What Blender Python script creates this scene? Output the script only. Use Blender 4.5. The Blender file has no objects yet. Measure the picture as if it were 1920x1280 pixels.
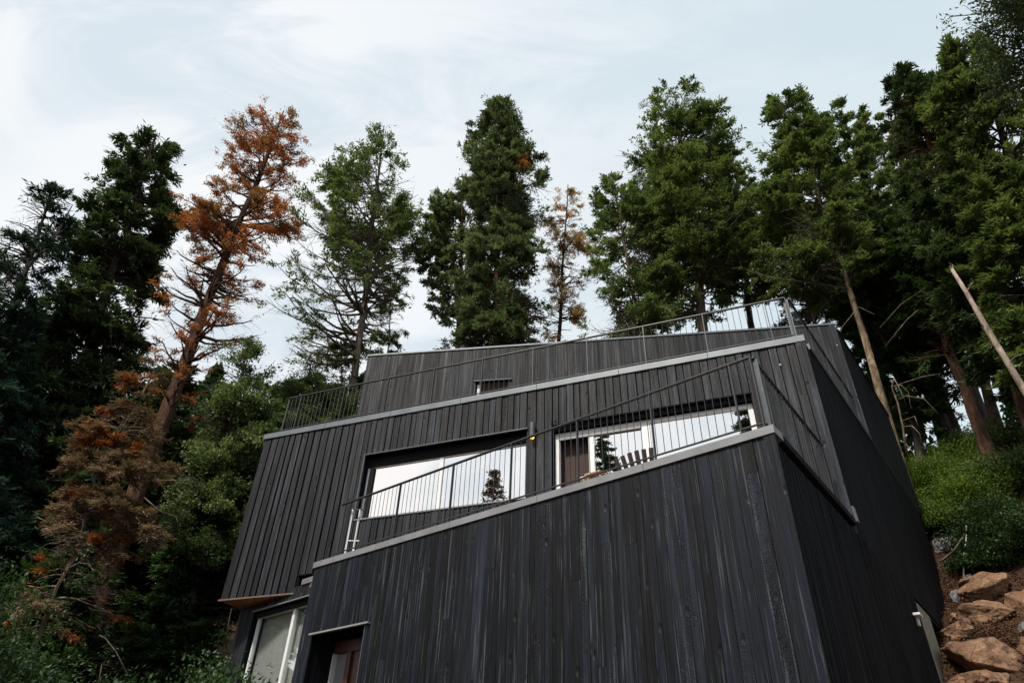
import bpy, bmesh, math, random
import numpy as np
from mathutils import Matrix, Vector, noise as mnoise
random.seed(7)
RNG = np.random.default_rng(7)
R_ = math.radians
C = bpy.context.scene.collection
SC = bpy.context.scene

# ------------------------------------------------------------------ camera, sky, sun, exposure
# world origin = the photographer's eye, +Y = heading, ground there is 1.6 m lower
FOC = 1260.0
zc = np.array([70.0, 1704.0, -FOC]); zc /= np.linalg.norm(zc)
fw = np.array([0, 0, -1.0]); yc = fw - zc * fw.dot(zc); yc /= np.linalg.norm(yc)
xc = np.cross(yc, zc)
RM = np.array([xc, yc, zc])
cam_d = bpy.data.cameras.new('camera'); cam = bpy.data.objects.new('camera', cam_d); C.objects.link(cam)
cam.matrix_world = Matrix([list(RM[0]) + [0], list(RM[1]) + [0], list(RM[2]) + [0], [0, 0, 0, 1]])
cam_d.sensor_width = 36.0; cam_d.lens = FOC / 1920 * 36; cam_d.clip_end = 3000; cam_d.clip_start = 0.05
SC.camera = cam

SUN_AZ, SUN_EL = -143.0, 52.0
w = bpy.data.worlds.new('World'); SC.world = w; w.use_nodes = True
nt = w.node_tree; nt.nodes.clear()
def N(nt, typ, **kw):
    n = nt.nodes.new(typ)
    for k, v in kw.items():
        if k[0] == '_': setattr(n, k[1:], v)
        else: n.inputs[k.replace('_', ' ')].default_value = v
    return n
def L(nt, a, b): nt.links.new(a, b)
def mixc(nt, fac, a, b, typ='MIX'):
    m = nt.nodes.new('ShaderNodeMix'); m.data_type = 'RGBA'; m.blend_type = typ
    for i, v in ((0, fac), (6, a), (7, b)):
        if hasattr(v, 'links'): L(nt, v, m.inputs[i])
        else: m.inputs[i].default_value = v if i == 0 else (*v[:3], 1)
    return m.outputs[2]
def ramp(nt, src, stops, interp='LINEAR'):
    r = nt.nodes.new('ShaderNodeValToRGB'); r.color_ramp.interpolation = interp
    e = r.color_ramp.elements
    while len(e) < len(stops): e.new(0.5)
    for q, (p, c) in zip(e, stops):
        q.position = p; q.color = (c, c, c, 1) if isinstance(c, (int, float)) else (*c, 1)
    L(nt, src, r.inputs[0]); return r.outputs[0]
def math_(nt, op, a, b=0.5, c=0.0):
    m = nt.nodes.new('ShaderNodeMath'); m.operation = op
    for i, v in enumerate((a, b, c)):
        if hasattr(v, 'links'): L(nt, v, m.inputs[i])
        else: m.inputs[i].default_value = v
    return m.outputs[0]

sky = N(nt, 'ShaderNodeTexSky', _sky_type='NISHITA', _sun_disc=False)
sky.sun_elevation = R_(SUN_EL); sky.sun_rotation = R_(SUN_AZ)
sky.air_density = 1.0; sky.dust_density = 2.0
tc = N(nt, 'ShaderNodeTexCoord')
mp = N(nt, 'ShaderNodeMapping'); mp.inputs['Rotation'].default_value = (R_(20), R_(35), R_(40)); mp.inputs['Scale'].default_value = (1.0, 3.0, 1.6)
L(nt, tc.outputs['Generated'], mp.inputs[0])
n1 = N(nt, 'ShaderNodeTexNoise', Scale=2.6, Detail=11.0, Roughness=0.6, Distortion=0.7); L(nt, mp.outputs[0], n1.inputs['Vector'])
n2 = N(nt, 'ShaderNodeTexNoise', Scale=0.9, Detail=4.0, Roughness=0.5); L(nt, tc.outputs['Generated'], n2.inputs['Vector'])
# cloud cover is denser towards the left of the view (azimuth -70) and behind
dotl = N(nt, 'ShaderNodeVectorMath', _operation='DOT_PRODUCT'); L(nt, tc.outputs['Generated'], dotl.inputs[0])
dotl.inputs[1].default_value = (-0.85, 0.30, 0.30)
cov = math_(nt, 'ADD', math_(nt, 'ADD', n1.outputs[0], .02), math_(nt, 'MULTIPLY', dotl.outputs['Value'], 0.06))
cf = math_(nt, 'MULTIPLY', ramp(nt, cov, [(0.40, 0.0), (0.60, 1.0)], 'EASE'), ramp(nt, dotl.outputs['Value'], [(0.15, 0.2), (0.7, 1.0)]))
veil = mixc(nt, 0.95, sky.outputs[0], mixc(nt, ramp(nt, dotl.outputs['Value'], [(0.0, 0.0), (0.6, 1.0)]), (6.6, 7.75, 8.35), (7.1, 7.95, 8.6)))          # thin bright overcast veil over the blue
cloudc = mixc(nt, ramp(nt, n2.outputs[0], [(0.35, 0.0), (0.65, 1.0)]), (8.9, 9.15, 9.4), (9.9, 10.0, 10.1))
dotb = N(nt, 'ShaderNodeVectorMath', _operation='DOT_PRODUCT'); L(nt, tc.outputs['Generated'], dotb.inputs[0])
dotb.inputs[1].default_value = (-0.75, -0.62, 0.2)
cloudc = mixc(nt, ramp(nt, dotb.outputs['Value'], [(0.45, 0.0), (0.8, 1.0)]), cloudc, (10.3, 10.05, 9.9))
skyc = mixc(nt, math_(nt, 'ADD', math_(nt, 'MULTIPLY', cf, 0.80), ramp(nt, dotb.outputs['Value'], [(0.3, 0.0), (0.7, 0.2)])), veil, cloudc)
bg = N(nt, 'ShaderNodeBackground', Strength=0.1); L(nt, skyc, bg.inputs[0])
wo = N(nt, 'ShaderNodeOutputWorld'); L(nt, bg.outputs[0], wo.inputs[0])

sd = bpy.data.lights.new('sun', 'SUN'); sd.energy = 4.4; sd.angle = R_(6.0); sd.color = (1.0, 0.93, 0.82)
so = bpy.data.objects.new('sun', sd); C.objects.link(so)
sv = Vector((math.sin(R_(SUN_AZ)) * math.cos(R_(SUN_EL)), math.cos(R_(SUN_AZ)) * math.cos(R_(SUN_EL)), math.sin(R_(SUN_EL))))
so.rotation_euler = sv.to_track_quat('Z', 'Y').to_euler(); so.location = sv * 60
SC.view_settings.view_transform = 'Standard'; SC.view_settings.look = 'None'
SC.view_settings.exposure = 0.06; SC.view_settings.gamma = 1
SC.render.engine = 'CYCLES'
SC.cycles.max_bounces = 6; SC.cycles.diffuse_bounces = 3; SC.cycles.transparent_max_bounces = 8

# ------------------------------------------------------------------ geometry helpers
def V(a): return np.array([math.sin(R_(a)), math.cos(R_(a)), 0.0])
def ray(px, py):
    v = RM @ np.array([px - 960, -(py - 640), -FOC]); return v / np.linalg.norm(v)
def atD(px, py, D):
    v = ray(px, py); return v * D / math.hypot(v[0], v[1])
def depth(p): return -(RM.T @ p)[2]

class MB:
    def __init__(s): s.v = []; s.f = []; s.m = []
    def add(s, vs, fs, mi=0):
        o = len(s.v); s.v += [tuple(map(float, q)) for q in vs]; s.f += [tuple(i + o for i in q) for q in fs]; s.m += [mi] * len(fs)
    def hexa(s, vs, mi=0):   # 8 verts: bottom 4, top 4
        s.add(vs, [(3, 2, 1, 0), (4, 5, 6, 7), (0, 1, 5, 4), (1, 2, 6, 5), (2, 3, 7, 6), (3, 0, 4, 7)], mi)
    def box(s, lo, hi, mi=0):
        x0, y0, z0 = lo; x1, y1, z1 = hi
        s.hexa([(x0, y0, z0), (x1, y0, z0), (x1, y1, z0), (x0, y1, z0), (x0, y0, z1), (x1, y0, z1), (x1, y1, z1), (x0, y1, z1)], mi)
    def prism(s, poly, z0, z1, mi=0):
        n = len(poly)
        s.add([(p[0], p[1], z0) for p in poly] + [(p[0], p[1], z1) for p in poly],
              [tuple(range(n))[::-1], tuple(range(n, 2 * n))] + [(i, (i + 1) % n, n + (i + 1) % n, n + i) for i in range(n)], mi)
    def bar(s, P, Q, wd, ht, mi=0, up=(0, 0, 1)):
        P = np.array(P, float); Q = np.array(Q, float); t = Q - P; t /= np.linalg.norm(t)
        up = np.array(up, float)
        if abs(t.dot(up)) > .95: up = np.array([0, 1.0, 0])
        u = np.cross(t, up); u /= np.linalg.norm(u); v = np.cross(u, t)
        u *= wd / 2; v *= ht / 2
        s.hexa([P - u - v, P + u - v, Q + u - v, Q - u - v, P - u + v, P + u + v, Q + u + v, Q - u + v], mi)
    def tube(s, pts, rad, n=8, mi=0):
        P = np.array(pts, float)[None]; Rr = np.array(rad, float)
        Rr = np.broadcast_to(Rr, P.shape[1])[None]
        v, f = tubes(P, Rr, n); s.add(v, [tuple(q) for q in f], mi)
        k = len(s.v); s.add([], [])
        m = len(v)
        s.f += [tuple(range(k - m, k - m + n))[::-1], tuple(range(k - n, k))]; s.m += [mi, mi]
    def build(s, name, mats, parent=None, smooth=False, bevel=0):
        root = np.array(parent_loc(parent))
        me = bpy.data.meshes.new(name)
        me.from_pydata([tuple(np.array(q) - root) for q in s.v], [], s.f)
        if not isinstance(mats, (list, tuple)): mats = [mats]
        for m in mats: me.materials.append(m)
        me.polygons.foreach_set('material_index', s.m)
        bm = bmesh.new(); bm.from_mesh(me)
        bmesh.ops.recalc_face_normals(bm, faces=bm.faces)
        if bevel: bmesh.ops.bevel(bm, geom=bm.edges[:], offset=bevel, segments=1, affect='EDGES')
        bm.to_mesh(me); bm.free()
        if smooth: me.polygons.foreach_set('use_smooth', [True] * len(me.polygons))
        o = bpy.data.objects.new(name, me); C.objects.link(o)
        if parent: o.parent = parent
        return o
def parent_loc(p):
    t = np.zeros(3)
    while p is not None: t = t + np.array(p.location); p = p.parent
    return t
def tubes(P, Rd, S):
    T = np.gradient(P, axis=1); T /= np.linalg.norm(T, axis=2, keepdims=True) + 1e-9
    ref = np.zeros_like(T); ref[..., 2] = 1; par = np.abs(T[..., 2]) > .93; ref[par] = (1, 0, 0)
    U = np.cross(T, ref); U /= np.linalg.norm(U, axis=2, keepdims=True) + 1e-9; W = np.cross(T, U)
    a = np.arange(S) * 2 * np.pi / S
    ring = P[:, :, None, :] + Rd[:, :, None, None] * (np.cos(a)[None, None, :, None] * U[:, :, None, :] + np.sin(a)[None, None, :, None] * W[:, :, None, :])
    n, K = P.shape[:2]
    idx = np.arange(n * K * S).reshape(n, K, S); nx = np.roll(idx, -1, axis=2)
    q = np.stack([idx[:, :-1], nx[:, :-1], nx[:, 1:], idx[:, 1:]], -1).reshape(-1, 4)
    return ring.reshape(-1, 3), q
def np_mesh(name, vs, quads, mats, mi, tint, parent, smooth_bark=True):
    root = parent_loc(parent)
    me = bpy.data.meshes.new(name)
    me.vertices.add(len(vs)); me.vertices.foreach_set('co', (vs - root).astype(np.float32).ravel())
    me.loops.add(quads.size); me.loops.foreach_set('vertex_index', quads.astype(np.int32).ravel())
    me.polygons.add(len(quads)); me.polygons.foreach_set('loop_start', np.arange(len(quads), dtype=np.int32) * 4)
    for m in mats: me.materials.append(m)
    me.polygons.foreach_set('material_index', mi.astype(np.int32))
    me.update(calc_edges=True)
    at = me.attributes.new('tint', 'FLOAT', 'FACE'); at.data.foreach_set('value', tint.astype(np.float32))
    o = bpy.data.objects.new(name, me); C.objects.link(o); o.parent = parent
    return o
def empty(name, loc, label, cat, group=None):
    o = bpy.data.objects.new(name, None); C.objects.link(o); o.location = loc; o.empty_display_size = .3
    return tag(o, label, cat, group)
def tag(o, label=None, cat=None, group=None, kind=None):
    if label: o['label'] = label
    if cat: o['category'] = cat
    if group: o['group'] = group
    if kind: o['kind'] = kind
    return o

# ------------------------------------------------------------------ materials
def newmat(name):
    m = bpy.data.materials.new(name); m.use_nodes = True; nt = m.node_tree; nt.nodes.clear()
    out = nt.nodes.new('ShaderNodeOutputMaterial'); b = nt.nodes.new('ShaderNodeBsdfPrincipled'); L(nt, b.outputs[0], out.inputs[0])
    return m, nt, b, out
def objco(nt, scale=(1, 1, 1)):
    t = nt.nodes.new('ShaderNodeTexCoord'); mp = nt.nodes.new('ShaderNodeMapping'); mp.inputs['Scale'].default_value = scale
    L(nt, t.outputs['Object'], mp.inputs[0]); return mp.outputs[0]
def bump(nt, b, h, strength, dist):
    n = nt.nodes.new('ShaderNodeBump'); n.inputs['Strength'].default_value = strength; n.inputs['Distance'].default_value = dist
    L(nt, h, n.inputs['Height']); L(nt, n.outputs[0], b.inputs['Normal'])
def charred(name, base, var, rough=.55, streak=0.0, tone=(1, 1, 1), spec=.5):
    m, nt, b, out = newmat(name)
    g = nt.nodes.new('ShaderNodeNewGeometry')
    rnd = g.outputs['Random Per Island']
    # shift coords per board so grain does not run across boards
    t = nt.nodes.new('ShaderNodeTexCoord')
    comb = nt.nodes.new('ShaderNodeCombineXYZ'); L(nt, math_(nt, 'MULTIPLY', rnd, 37.0), comb.inputs[0]); L(nt, math_(nt, 'MULTIPLY', rnd, 91.0), comb.inputs[2])
    va = nt.nodes.new('ShaderNodeVectorMath'); va.operation = 'ADD'; L(nt, t.outputs['Object'], va.inputs[0]); L(nt, comb.outputs[0], va.inputs[1])
    def mapped(s):
        mp = nt.nodes.new('ShaderNodeMapping'); mp.inputs['Scale'].default_value = s; L(nt, va.outputs[0], mp.inputs[0]); return mp.outputs[0]
    grain = N(nt, 'ShaderNodeTexNoise', Scale=1.0, Detail=6.0, Roughness=.65, Distortion=.3); L(nt, mapped((17, 17, .55)), grain.inputs['Vector'])
    blot = N(nt, 'ShaderNodeTexNoise', Scale=1.0, Detail=5.0, Roughness=.6); L(nt, mapped((3.5, 3.5, 1.0)), blot.inputs['Vector'])
    crack = N(nt, 'ShaderNodeTexVoronoi', _feature='DISTANCE_TO_EDGE', Scale=1.0, Randomness=.9); L(nt, mapped((9, 9, 26)), crack.inputs['Vector'])
    kn = N(nt, 'ShaderNodeTexVoronoi', Scale=1.0); L(nt, mapped((4.2, 4.2, 2.2)), kn.inputs['Vector'])
    knm = ramp(nt, kn.outputs['Distance'], [(0.04, 1.0), (0.15, 0.0)])
    pick = ramp(nt, math_(nt, 'FRACT', math_(nt, 'MULTIPLY', rnd, 7.13)), [(0.75, 0.0), (0.95, 1.0)])
    tonev = math_(nt, 'MULTIPLY_ADD', math_(nt, 'FRACT', math_(nt, 'MULTIPLY', rnd, 11.3)), var, 1 - var / 2)
    c = ramp(nt, grain.outputs[0], [(0.34, tuple(base * .2 * q for q in tone)), (0.5, tuple(base * q for q in tone)), (0.66, tuple(base * 3.0 * q for q in tone))])
    c = mixc(nt, ramp(nt, blot.outputs[0], [(0.3, 0.0), (0.7, .75)]), c, tuple(base * .55 * q for q in tone))
    hue = mixc(nt, math_(nt, 'FRACT', math_(nt, 'MULTIPLY', rnd, 3.7)), (0.86, .97, 1.16), (1.04, 1.0, .97))
    c = mixc(nt, 1.0, c, hue, 'MULTIPLY')
    sc = nt.nodes.new('ShaderNodeVectorMath'); sc.operation = 'SCALE'; L(nt, c, sc.inputs[0]); L(nt, tonev, sc.inputs['Scale'])
    c = sc.outputs[0]
    crm = math_(nt, 'MULTIPLY', ramp(nt, crack.outputs['Distance'], [(0.0, 1.0), (0.06, 0.0)]), math_(nt, 'MULTIPLY', pick, ramp(nt, blot.outputs[0], [(0.45, 0.0), (0.6, 1.0)])))
    c = mixc(nt, math_(nt, 'MULTIPLY', crm, .8), c, (.004, .004, .004))
    c = mixc(nt, math_(nt, 'MULTIPLY', knm, .8), c, (.006, .005, .005))
    if streak:
        st = N(nt, 'ShaderNodeTexNoise', Scale=1.0, Detail=3.0, Roughness=.7); L(nt, mapped((22, 22, .55)), st.inputs['Vector'])
        sm = ramp(nt, st.outputs[0], [(0.55, 0.0), (0.62, 1.0)])
        brk = ramp(nt, blot.outputs[0], [(0.42, 0.0), (0.58, 1.0)])
        c = mixc(nt, math_(nt, 'MULTIPLY', math_(nt, 'MULTIPLY', sm, brk), streak), c, (.050, .056, .066))
    L(nt, c, b.inputs['Base Color'])
    L(nt, ramp(nt, grain.outputs[0], [(0.3, rough + .2), (0.7, rough - .1)]), b.inputs['Roughness'])
    b.inputs['Specular IOR Level'].default_value = spec
    h = math_(nt, 'SUBTRACT', math_(nt, 'MULTIPLY', grain.outputs[0], 1.0), math_(nt, 'MULTIPLY', crm, .4))
    h = math_(nt, 'SUBTRACT', h, math_(nt, 'MULTIPLY', knm, .5))
    bump(nt, b, h, 1.0, .022)
    return m
def plain(name, col, rough=.5, metal=0.0, nscale=8.0, var=.15, bmp=.15, stretch=(1, 1, 1), spec=.5):
    m, nt, b, out = newmat(name)
    n = N(nt, 'ShaderNodeTexNoise', Scale=nscale, Detail=6.0, Roughness=.6); L(nt, objco(nt, stretch), n.inputs['Vector'])
    L(nt, ramp(nt, n.outputs[0], [(0.3, tuple(q * (1 - var) for q in col)), (0.7, tuple(min(1, q * (1 + var)) for q in col))]), b.inputs['Base Color'])
    b.inputs['Roughness'].default_value = rough; b.inputs['Metallic'].default_value = metal; b.inputs['Specular IOR Level'].default_value = spec
    if bmp: bump(nt, b, n.outputs[0], bmp, .01)
    return m
M = {}
M['front'] = charred('charred_front_boards', .0068, 1.7, .42, streak=1.0, tone=(.74, .95, 1.5), spec=.2)
M['mid'] = charred('charred_middle_boards', .0185, 1.2, .50, tone=(.92, .98, 1.16), spec=.24)
M['upper'] = charred('charred_upper_boards', .021, 1.2, .6, tone=(.97, .98, 1.10), spec=.3)
M['side'] = charred('charred_side_boards_shaded', .0045, .9, .75, tone=(.95, .95, 1.3), spec=.12)  # near-black copy: shade of the right face put into the board colour
M['sideup'] = charred('charred_upper_side_boards_shaded', .008, .6, .7, tone=(.92, .96, 1.25), spec=.2)  # painted shade again, a little lighter on the upper storey
M['black'] = plain('black_void', (.006, .006, .007), .8, spec=.2)
M['cap'] = plain('zinc_capping', (.135, .15, .165), .45, .35, 3, .18, .05)
M['capfront'] = plain('weathered_capping', (.20, .205, .215), .5, .25, 2.2, .22, .05)
M['rail'] = plain('dark_steel', (.035, .036, .04), .42, .3, 20, .3, .05)
M['railgrey'] = plain('grey_steel', (.08, .09, .10), .4, .4, 10, .2, .05)
M['white'] = plain('white_frame', (.74, .74, .74), .35, 0, 6, .06, .03)
M['greyframe'] = plain('grey_fascia', (.22, .22, .22), .5, 0, 6, .15, .1)
M['soffit'] = plain('cedar_soffit', (.32, .15, .06), .5, 0, 14, .35, .3, (1, 1, 1))
M['lip'] = plain('cedar_edge', (.15, .10, .075), .6, 0, 14, .25, .2)
M['deck'] = plain('deck_board', (.16, .13, .10), .7, 0, 14, .3, .3)
M['door'] = plain('red_brown_door', (.085, .032, .022), .45, 0, 10, .2, .1)
M['curtain'] = plain('dark_brown_interior', (.045, .022, .016), .8, 0, 5, .3, .1, (8, 8, .4))
M['room'] = plain('interior_wall', (.25, .24, .22), .8, 0, 4, .1, 0)
M['concrete'] = plain('concrete', (.20, .18, .135), .85, 0, 12, .3, .4)
M['chair'] = plain('dark_stained_wood', (.045, .02, .014), .45, 0, 20, .3, .2)
M['pale'] = plain('pale_wood', (.55, .33, .18), .5, 0, 12, .25, .2)
M['cloth'] = plain('white_cloth', (.72, .68, .68), .8, 0, 12, .08, .3)
def glass_mat(name, refl=.88, tint=(.97, .98, 1.0)):
    m, nt, b, out = newmat(name)
    nt.nodes.remove(b)
    n = N(nt, 'ShaderNodeTexNoise', Scale=.9, Detail=2.0); L(nt, objco(nt), n.inputs['Vector'])
    bp = nt.nodes.new('ShaderNodeBump'); bp.inputs['Strength'].default_value = .12; bp.inputs['Distance'].default_value = .02; L(nt, n.outputs[0], bp.inputs['Height'])
    g = N(nt, 'ShaderNodeBsdfGlossy', Roughness=.006); g.inputs[0].default_value = (*tint, 1); L(nt, bp.outputs[0], g.inputs['Normal'])
    t = nt.nodes.new('ShaderNodeBsdfTransparent'); t.inputs[0].default_value = (.94, .96, .95, 1)
    mx = nt.nodes.new('ShaderNodeMixShader'); mx.inputs[0].default_value = refl
    L(nt, t.outputs[0], mx.inputs[1]); L(nt, g.outputs[0], mx.inputs[2]); L(nt, mx.outputs[0], out.inputs[0])
    return m
M['glass'] = glass_mat('solar_coated_glass', .96, (.97, .955, .95))
M['glass2'] = glass_mat('clear_glass', .30, (.9, .96, .94))
mb_, nt_, b_, o_ = newmat('warm_bulb'); b_.inputs['Base Color'].default_value = (.9, .6, .1, 1); b_.inputs['Emission Color'].default_value = (1, .55, .08, 1); b_.inputs['Emission Strength'].default_value = 2.2
M['bulb'] = mb_

def leafmat(name, dark, light, alt=None, trans=.35, rough=.55):
    """tint attribute: 0..1 light/dark clumps, >=2 uses the alt colour (dying foliage)"""
    m, nt, b, out = newmat(name); nt.nodes.remove(b)
    a = nt.nodes.new('ShaderNodeAttribute'); a.attribute_name = 'tint'
    g = nt.nodes.new('ShaderNodeNewGeometry')
    f = math_(nt, 'ADD', math_(nt, 'MULTIPLY', a.outputs['Fac'], .6), math_(nt, 'MULTIPLY', g.outputs['Random Per Island'], .4))
    c = ramp(nt, f, [(0.1, dark), (0.9, light)])
    if alt:
        ac = ramp(nt, g.outputs['Random Per Island'], [(0.0, tuple(q * .45 for q in alt)), (1.0, tuple(min(1, q * 1.3) for q in alt))])
        c = mixc(nt, math_(nt, 'GREATER_THAN', a.outputs['Fac'], 1.5), c, ac)
    d = N(nt, 'ShaderNodeBsdfDiffuse'); L(nt, c, d.inputs[0])
    tr = nt.nodes.new('ShaderNodeBsdfTranslucent'); L(nt, mixc(nt, 1.0, c, (1.25, 1.3, .7), 'MULTIPLY'), tr.inputs[0])
    gl = N(nt, 'ShaderNodeBsdfGlossy', Roughness=.55); gl.inputs[0].default_value = (.9, .95, 1, 1)
    m1 = nt.nodes.new('ShaderNodeMixShader'); m1.inputs[0].default_value = trans; L(nt, d.outputs[0], m1.inputs[1]); L(nt, tr.outputs[0], m1.inputs[2])
    m2 = nt.nodes.new('ShaderNodeMixShader'); m2.inputs[0].default_value = .018; L(nt, m1.outputs[0], m2.inputs[1]); L(nt, gl.outputs[0], m2.inputs[2])
    L(nt, m2.outputs[0], out.inputs[0]); return m
ORANGE = (.34, .10, .03)
F = {
 'spruce': leafmat('blue_spruce_needles', (.010, .022, .020), (.065, .115, .095), ORANGE, .2),
 'fir': leafmat('dark_fir_needles', (.010, .022, .012), (.115, .165, .075), ORANGE, .2),
 'green': leafmat('mid_green_foliage', (.020, .046, .016), (.20, .25, .095), ORANGE, .3),
 'light': leafmat('light_green_foliage', (.034, .070, .028), (.225, .28, .125), ORANGE, .32),
 'grey': leafmat('grey_green_foliage', (.030, .048, .028), (.22, .27, .155), (.42, .20, .08), .25),
 'orange': leafmat('dying_orange_foliage', (.14, .048, .022), (.58, .215, .10), (.30, .16, .09), .3),
 'rust': leafmat('faded_rust_foliage', (.12, .07, .045), (.58, .40, .29), (.60, .28, .13), .45),
 'brown': leafmat('dead_brown_foliage', (.05, .032, .020), (.28, .19, .13), (.30, .10, .034), .2),
 'bush': leafmat('bright_bush_leaves', (.018, .052, .010), (.18, .26, .042), ORANGE, .35),
 'under': leafmat('shade_dark_undergrowth_leaves', (.008, .022, .007), (.055, .10, .03), ORANGE, .25),  # dark leaf copy with the shade of the woods painted in
 'mulch': leafmat('wood_chips', (.035, .018, .010), (.20, .10, .055), ORANGE, 0.0),
}
def barkmat(name, a, b2, sc=1.0):
    m, nt, b, out = newmat(name)
    n = N(nt, 'ShaderNodeTexNoise', Scale=9 * sc, Detail=6.0, Roughness=.7, Distortion=.6); L(nt, objco(nt, (1, 1, .28)), n.inputs['Vector'])
    n2 = N(nt, 'ShaderNodeTexNoise', Scale=1.1, Detail=3.0); L(nt, objco(nt), n2.inputs['Vector'])
    c = ramp(nt, n.outputs[0], [(0.35, tuple(q * .35 for q in a)), (0.5, a), (0.68, b2)])
    c = mixc(nt, ramp(nt, n2.outputs[0], [(0.4, 0.0), (0.65, .55)]), c, tuple(q * .5 for q in a))
    L(nt, c, b.inputs['Base Color']); b.inputs['Roughness'].default_value = .85; b.inputs['Specular IOR Level'].default_value = .2
    bump(nt, b, n.outputs[0], 1.0, .05); return m
B = {'dark': barkmat('dark_bark', (.045, .035, .028), (.11, .09, .075)),
     'grey': barkmat('grey_brown_bark', (.11, .085, .065), (.24, .20, .16)),
     'red': barkmat('reddish_bark', (.075, .036, .022), (.19, .105, .065)),
     'tan': barkmat('tan_bark', (.19, .135, .085), (.40, .31, .21)),
     'pale': barkmat('bare_pale_wood', (.30, .23, .18), (.50, .42, .36)),
     'dead': barkmat('dead_twig_wood', (.16, .12, .09), (.40, .33, .27))}

# ------------------------------------------------------------------ terrain
def ground(x, y):
    x = np.asarray(x, float); y = np.asarray(y, float)
    D = np.hypot(x, y); az = np.degrees(np.arctan2(x, y))
    right = np.interp(D, [0, 5, 10, 13, 15, 18, 20, 24, 27, 32, 45, 100, 400], [-1.6, -1.6, -.6, 1.1, 2.4, 3.9, 5.1, 9.0, 11.6, 13.6, 16, 22, 40])
    left = np.interp(D, [0, 10, 15, 20, 26, 34, 50, 100, 400], [-1.6, -1.5, -.3, 1.6, 4.6, 7.5, 12, 24, 45])
    back = np.interp(D, [0, 20, 60, 400], [-1.6, -2.2, -7, -20])
    t = np.clip((az + 6) / 34, 0, 1); t = t * t * (3 - 2 * t)
    z = left * (1 - t) + right * t
    ab = np.clip((np.abs(az) - 50) / 25, 0, 1); ab = ab * ab * (3 - 2 * ab)
    z = z * (1 - ab) + back * ab
    k = np.clip((D - 4) / 10, 0, 1)
    return z + k * (.18 * np.sin(x * .9 + 1) * np.cos(y * .7) + .1 * np.sin(x * 2.3) * np.sin(y * 1.9 + .5))
def gz(x, y): return float(ground(x, y))
def ghit(px, py):
    v = ray(px, py); t = 6.0
    while t < 90:
        p = v * t
        if p[2] < gz(p[0], p[1]): return p
        t += .08
    return v * 60
def make_terrain():
    rr = np.concatenate([np.linspace(0.5, 45, 150), np.geomspace(47, 420, 30)]); aa = np.radians(np.linspace(-180, 180, 241))[:-1]
    Rg, Ag = np.meshgrid(rr, aa, indexing='ij'); X = Rg * np.sin(Ag); Y = Rg * np.cos(Ag); Z = ground(X, Y)
    for s_, a_ in ((.35, .22), (1.2, .07)):
        Z += a_ * np.vectorize(lambda x, y: mnoise.noise((x * s_, y * s_, 3.1)))(X, Y) * np.clip((Rg - 4) / 8, 0, 1)
    vs = np.stack([X, Y, Z], -1).reshape(-1, 3); n, m = X.shape
    idx = np.arange(n * m).reshape(n, m); nx = np.roll(idx, -1, 1)
    q = np.stack([idx[:-1], idx[1:], nx[1:], nx[:-1]], -1).reshape(-1, 4)
    mb = MB(); mb.v = [tuple(p) for p in vs] + [(0, 0, -1.6)]
    mb.f = [tuple(f) for f in q] + [(n * m, int(idx[0, i]), int(nx[0, i])) for i in range(m)]; mb.m = [0] * len(mb.f)
    mt, nt, b, out = newmat('forest_floor')
    n1 = N(nt, 'ShaderNodeTexNoise', Scale=.8, Detail=8.0, Roughness=.65); L(nt, objco(nt), n1.inputs['Vector'])
    n2 = N(nt, 'ShaderNodeTexVoronoi', Scale=26.0); L(nt, objco(nt), n2.inputs['Vector'])
    c = ramp(nt, n1.outputs[0], [(0.35, (.022, .015, .010)), (0.52, (.055, .032, .020)), (0.62, (.06, .04, .025)), (.75, (.035, .045, .015))])
    c = mixc(nt, ramp(nt, n2.outputs['Color'], [(0.2, 0.0), (0.9, .5)]), c, (.14, .07, .04))
    L(nt, c, b.inputs['Base Color']); b.inputs['Roughness'].default_value = .95; b.inputs['Specular IOR Level'].default_value = .1
    bump(nt, b, n2.outputs['Distance'], 1.0, .05)
    o = mb.build('hillside', mt, smooth=True); tag(o, kind='structure')
make_terrain()

# ------------------------------------------------------------------ the house
class Plane:
    def __init__(s, P, a, side): s.P = np.array([P[0], P[1], 0.0]); s.a = a; s.d = V(a); s.n = V(a + side * 90)
    def pt(s, q, z, o=0.0): r = s.P + s.d * q + s.n * o; return np.array([r[0], r[1], z])
def hitp(px, py, pl):
    v = ray(px, py); return v * (pl.n.dot(pl.P) / pl.n.dot(v))
def sz(px, py, pl): h = hitp(px, py, pl); return float((h - pl.P)[:2].dot(pl.d[:2])), float(h[2])
def pbox(mb, pl, s0, s1, z0, z1, o0, o1, mi=0):
    mb.hexa([pl.pt(s0, z0, o0), pl.pt(s1, z0, o0), pl.pt(s1, z0, o1), pl.pt(s0, z0, o1), pl.pt(s0, z1, o0), pl.pt(s1, z1, o0), pl.pt(s1, z1, o1), pl.pt(s0, z1, o1)], mi)

P0 = np.array([3.285, 7.294, 0]); AZR = 38.5
SR_MID, SR_UP = 3.59, 8.39
mc = P0 + V(AZR) * SR_MID; tcn = P0 + V(AZR) * SR_UP
PF = Plane(P0, -49, -1); PM = Plane(mc, -67, -1); PU = Plane(tcn, -79.5, -1); PR = Plane(P0, AZR, 1)
LF, LM, LU = 9.24, 12.54, 12.92
ZF, ZM, ZU = 4.25, 7.88, 11.26
ZB = 3.88
fl = PF.pt(LF, 0); Aw = np.array([-5.75, 15.63, 0.0])
house = empty('house', (3.0, 12.0, -1.0), 'modern black charred-timber house of stacked twisted volumes on the wooded slope', 'house')

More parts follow.
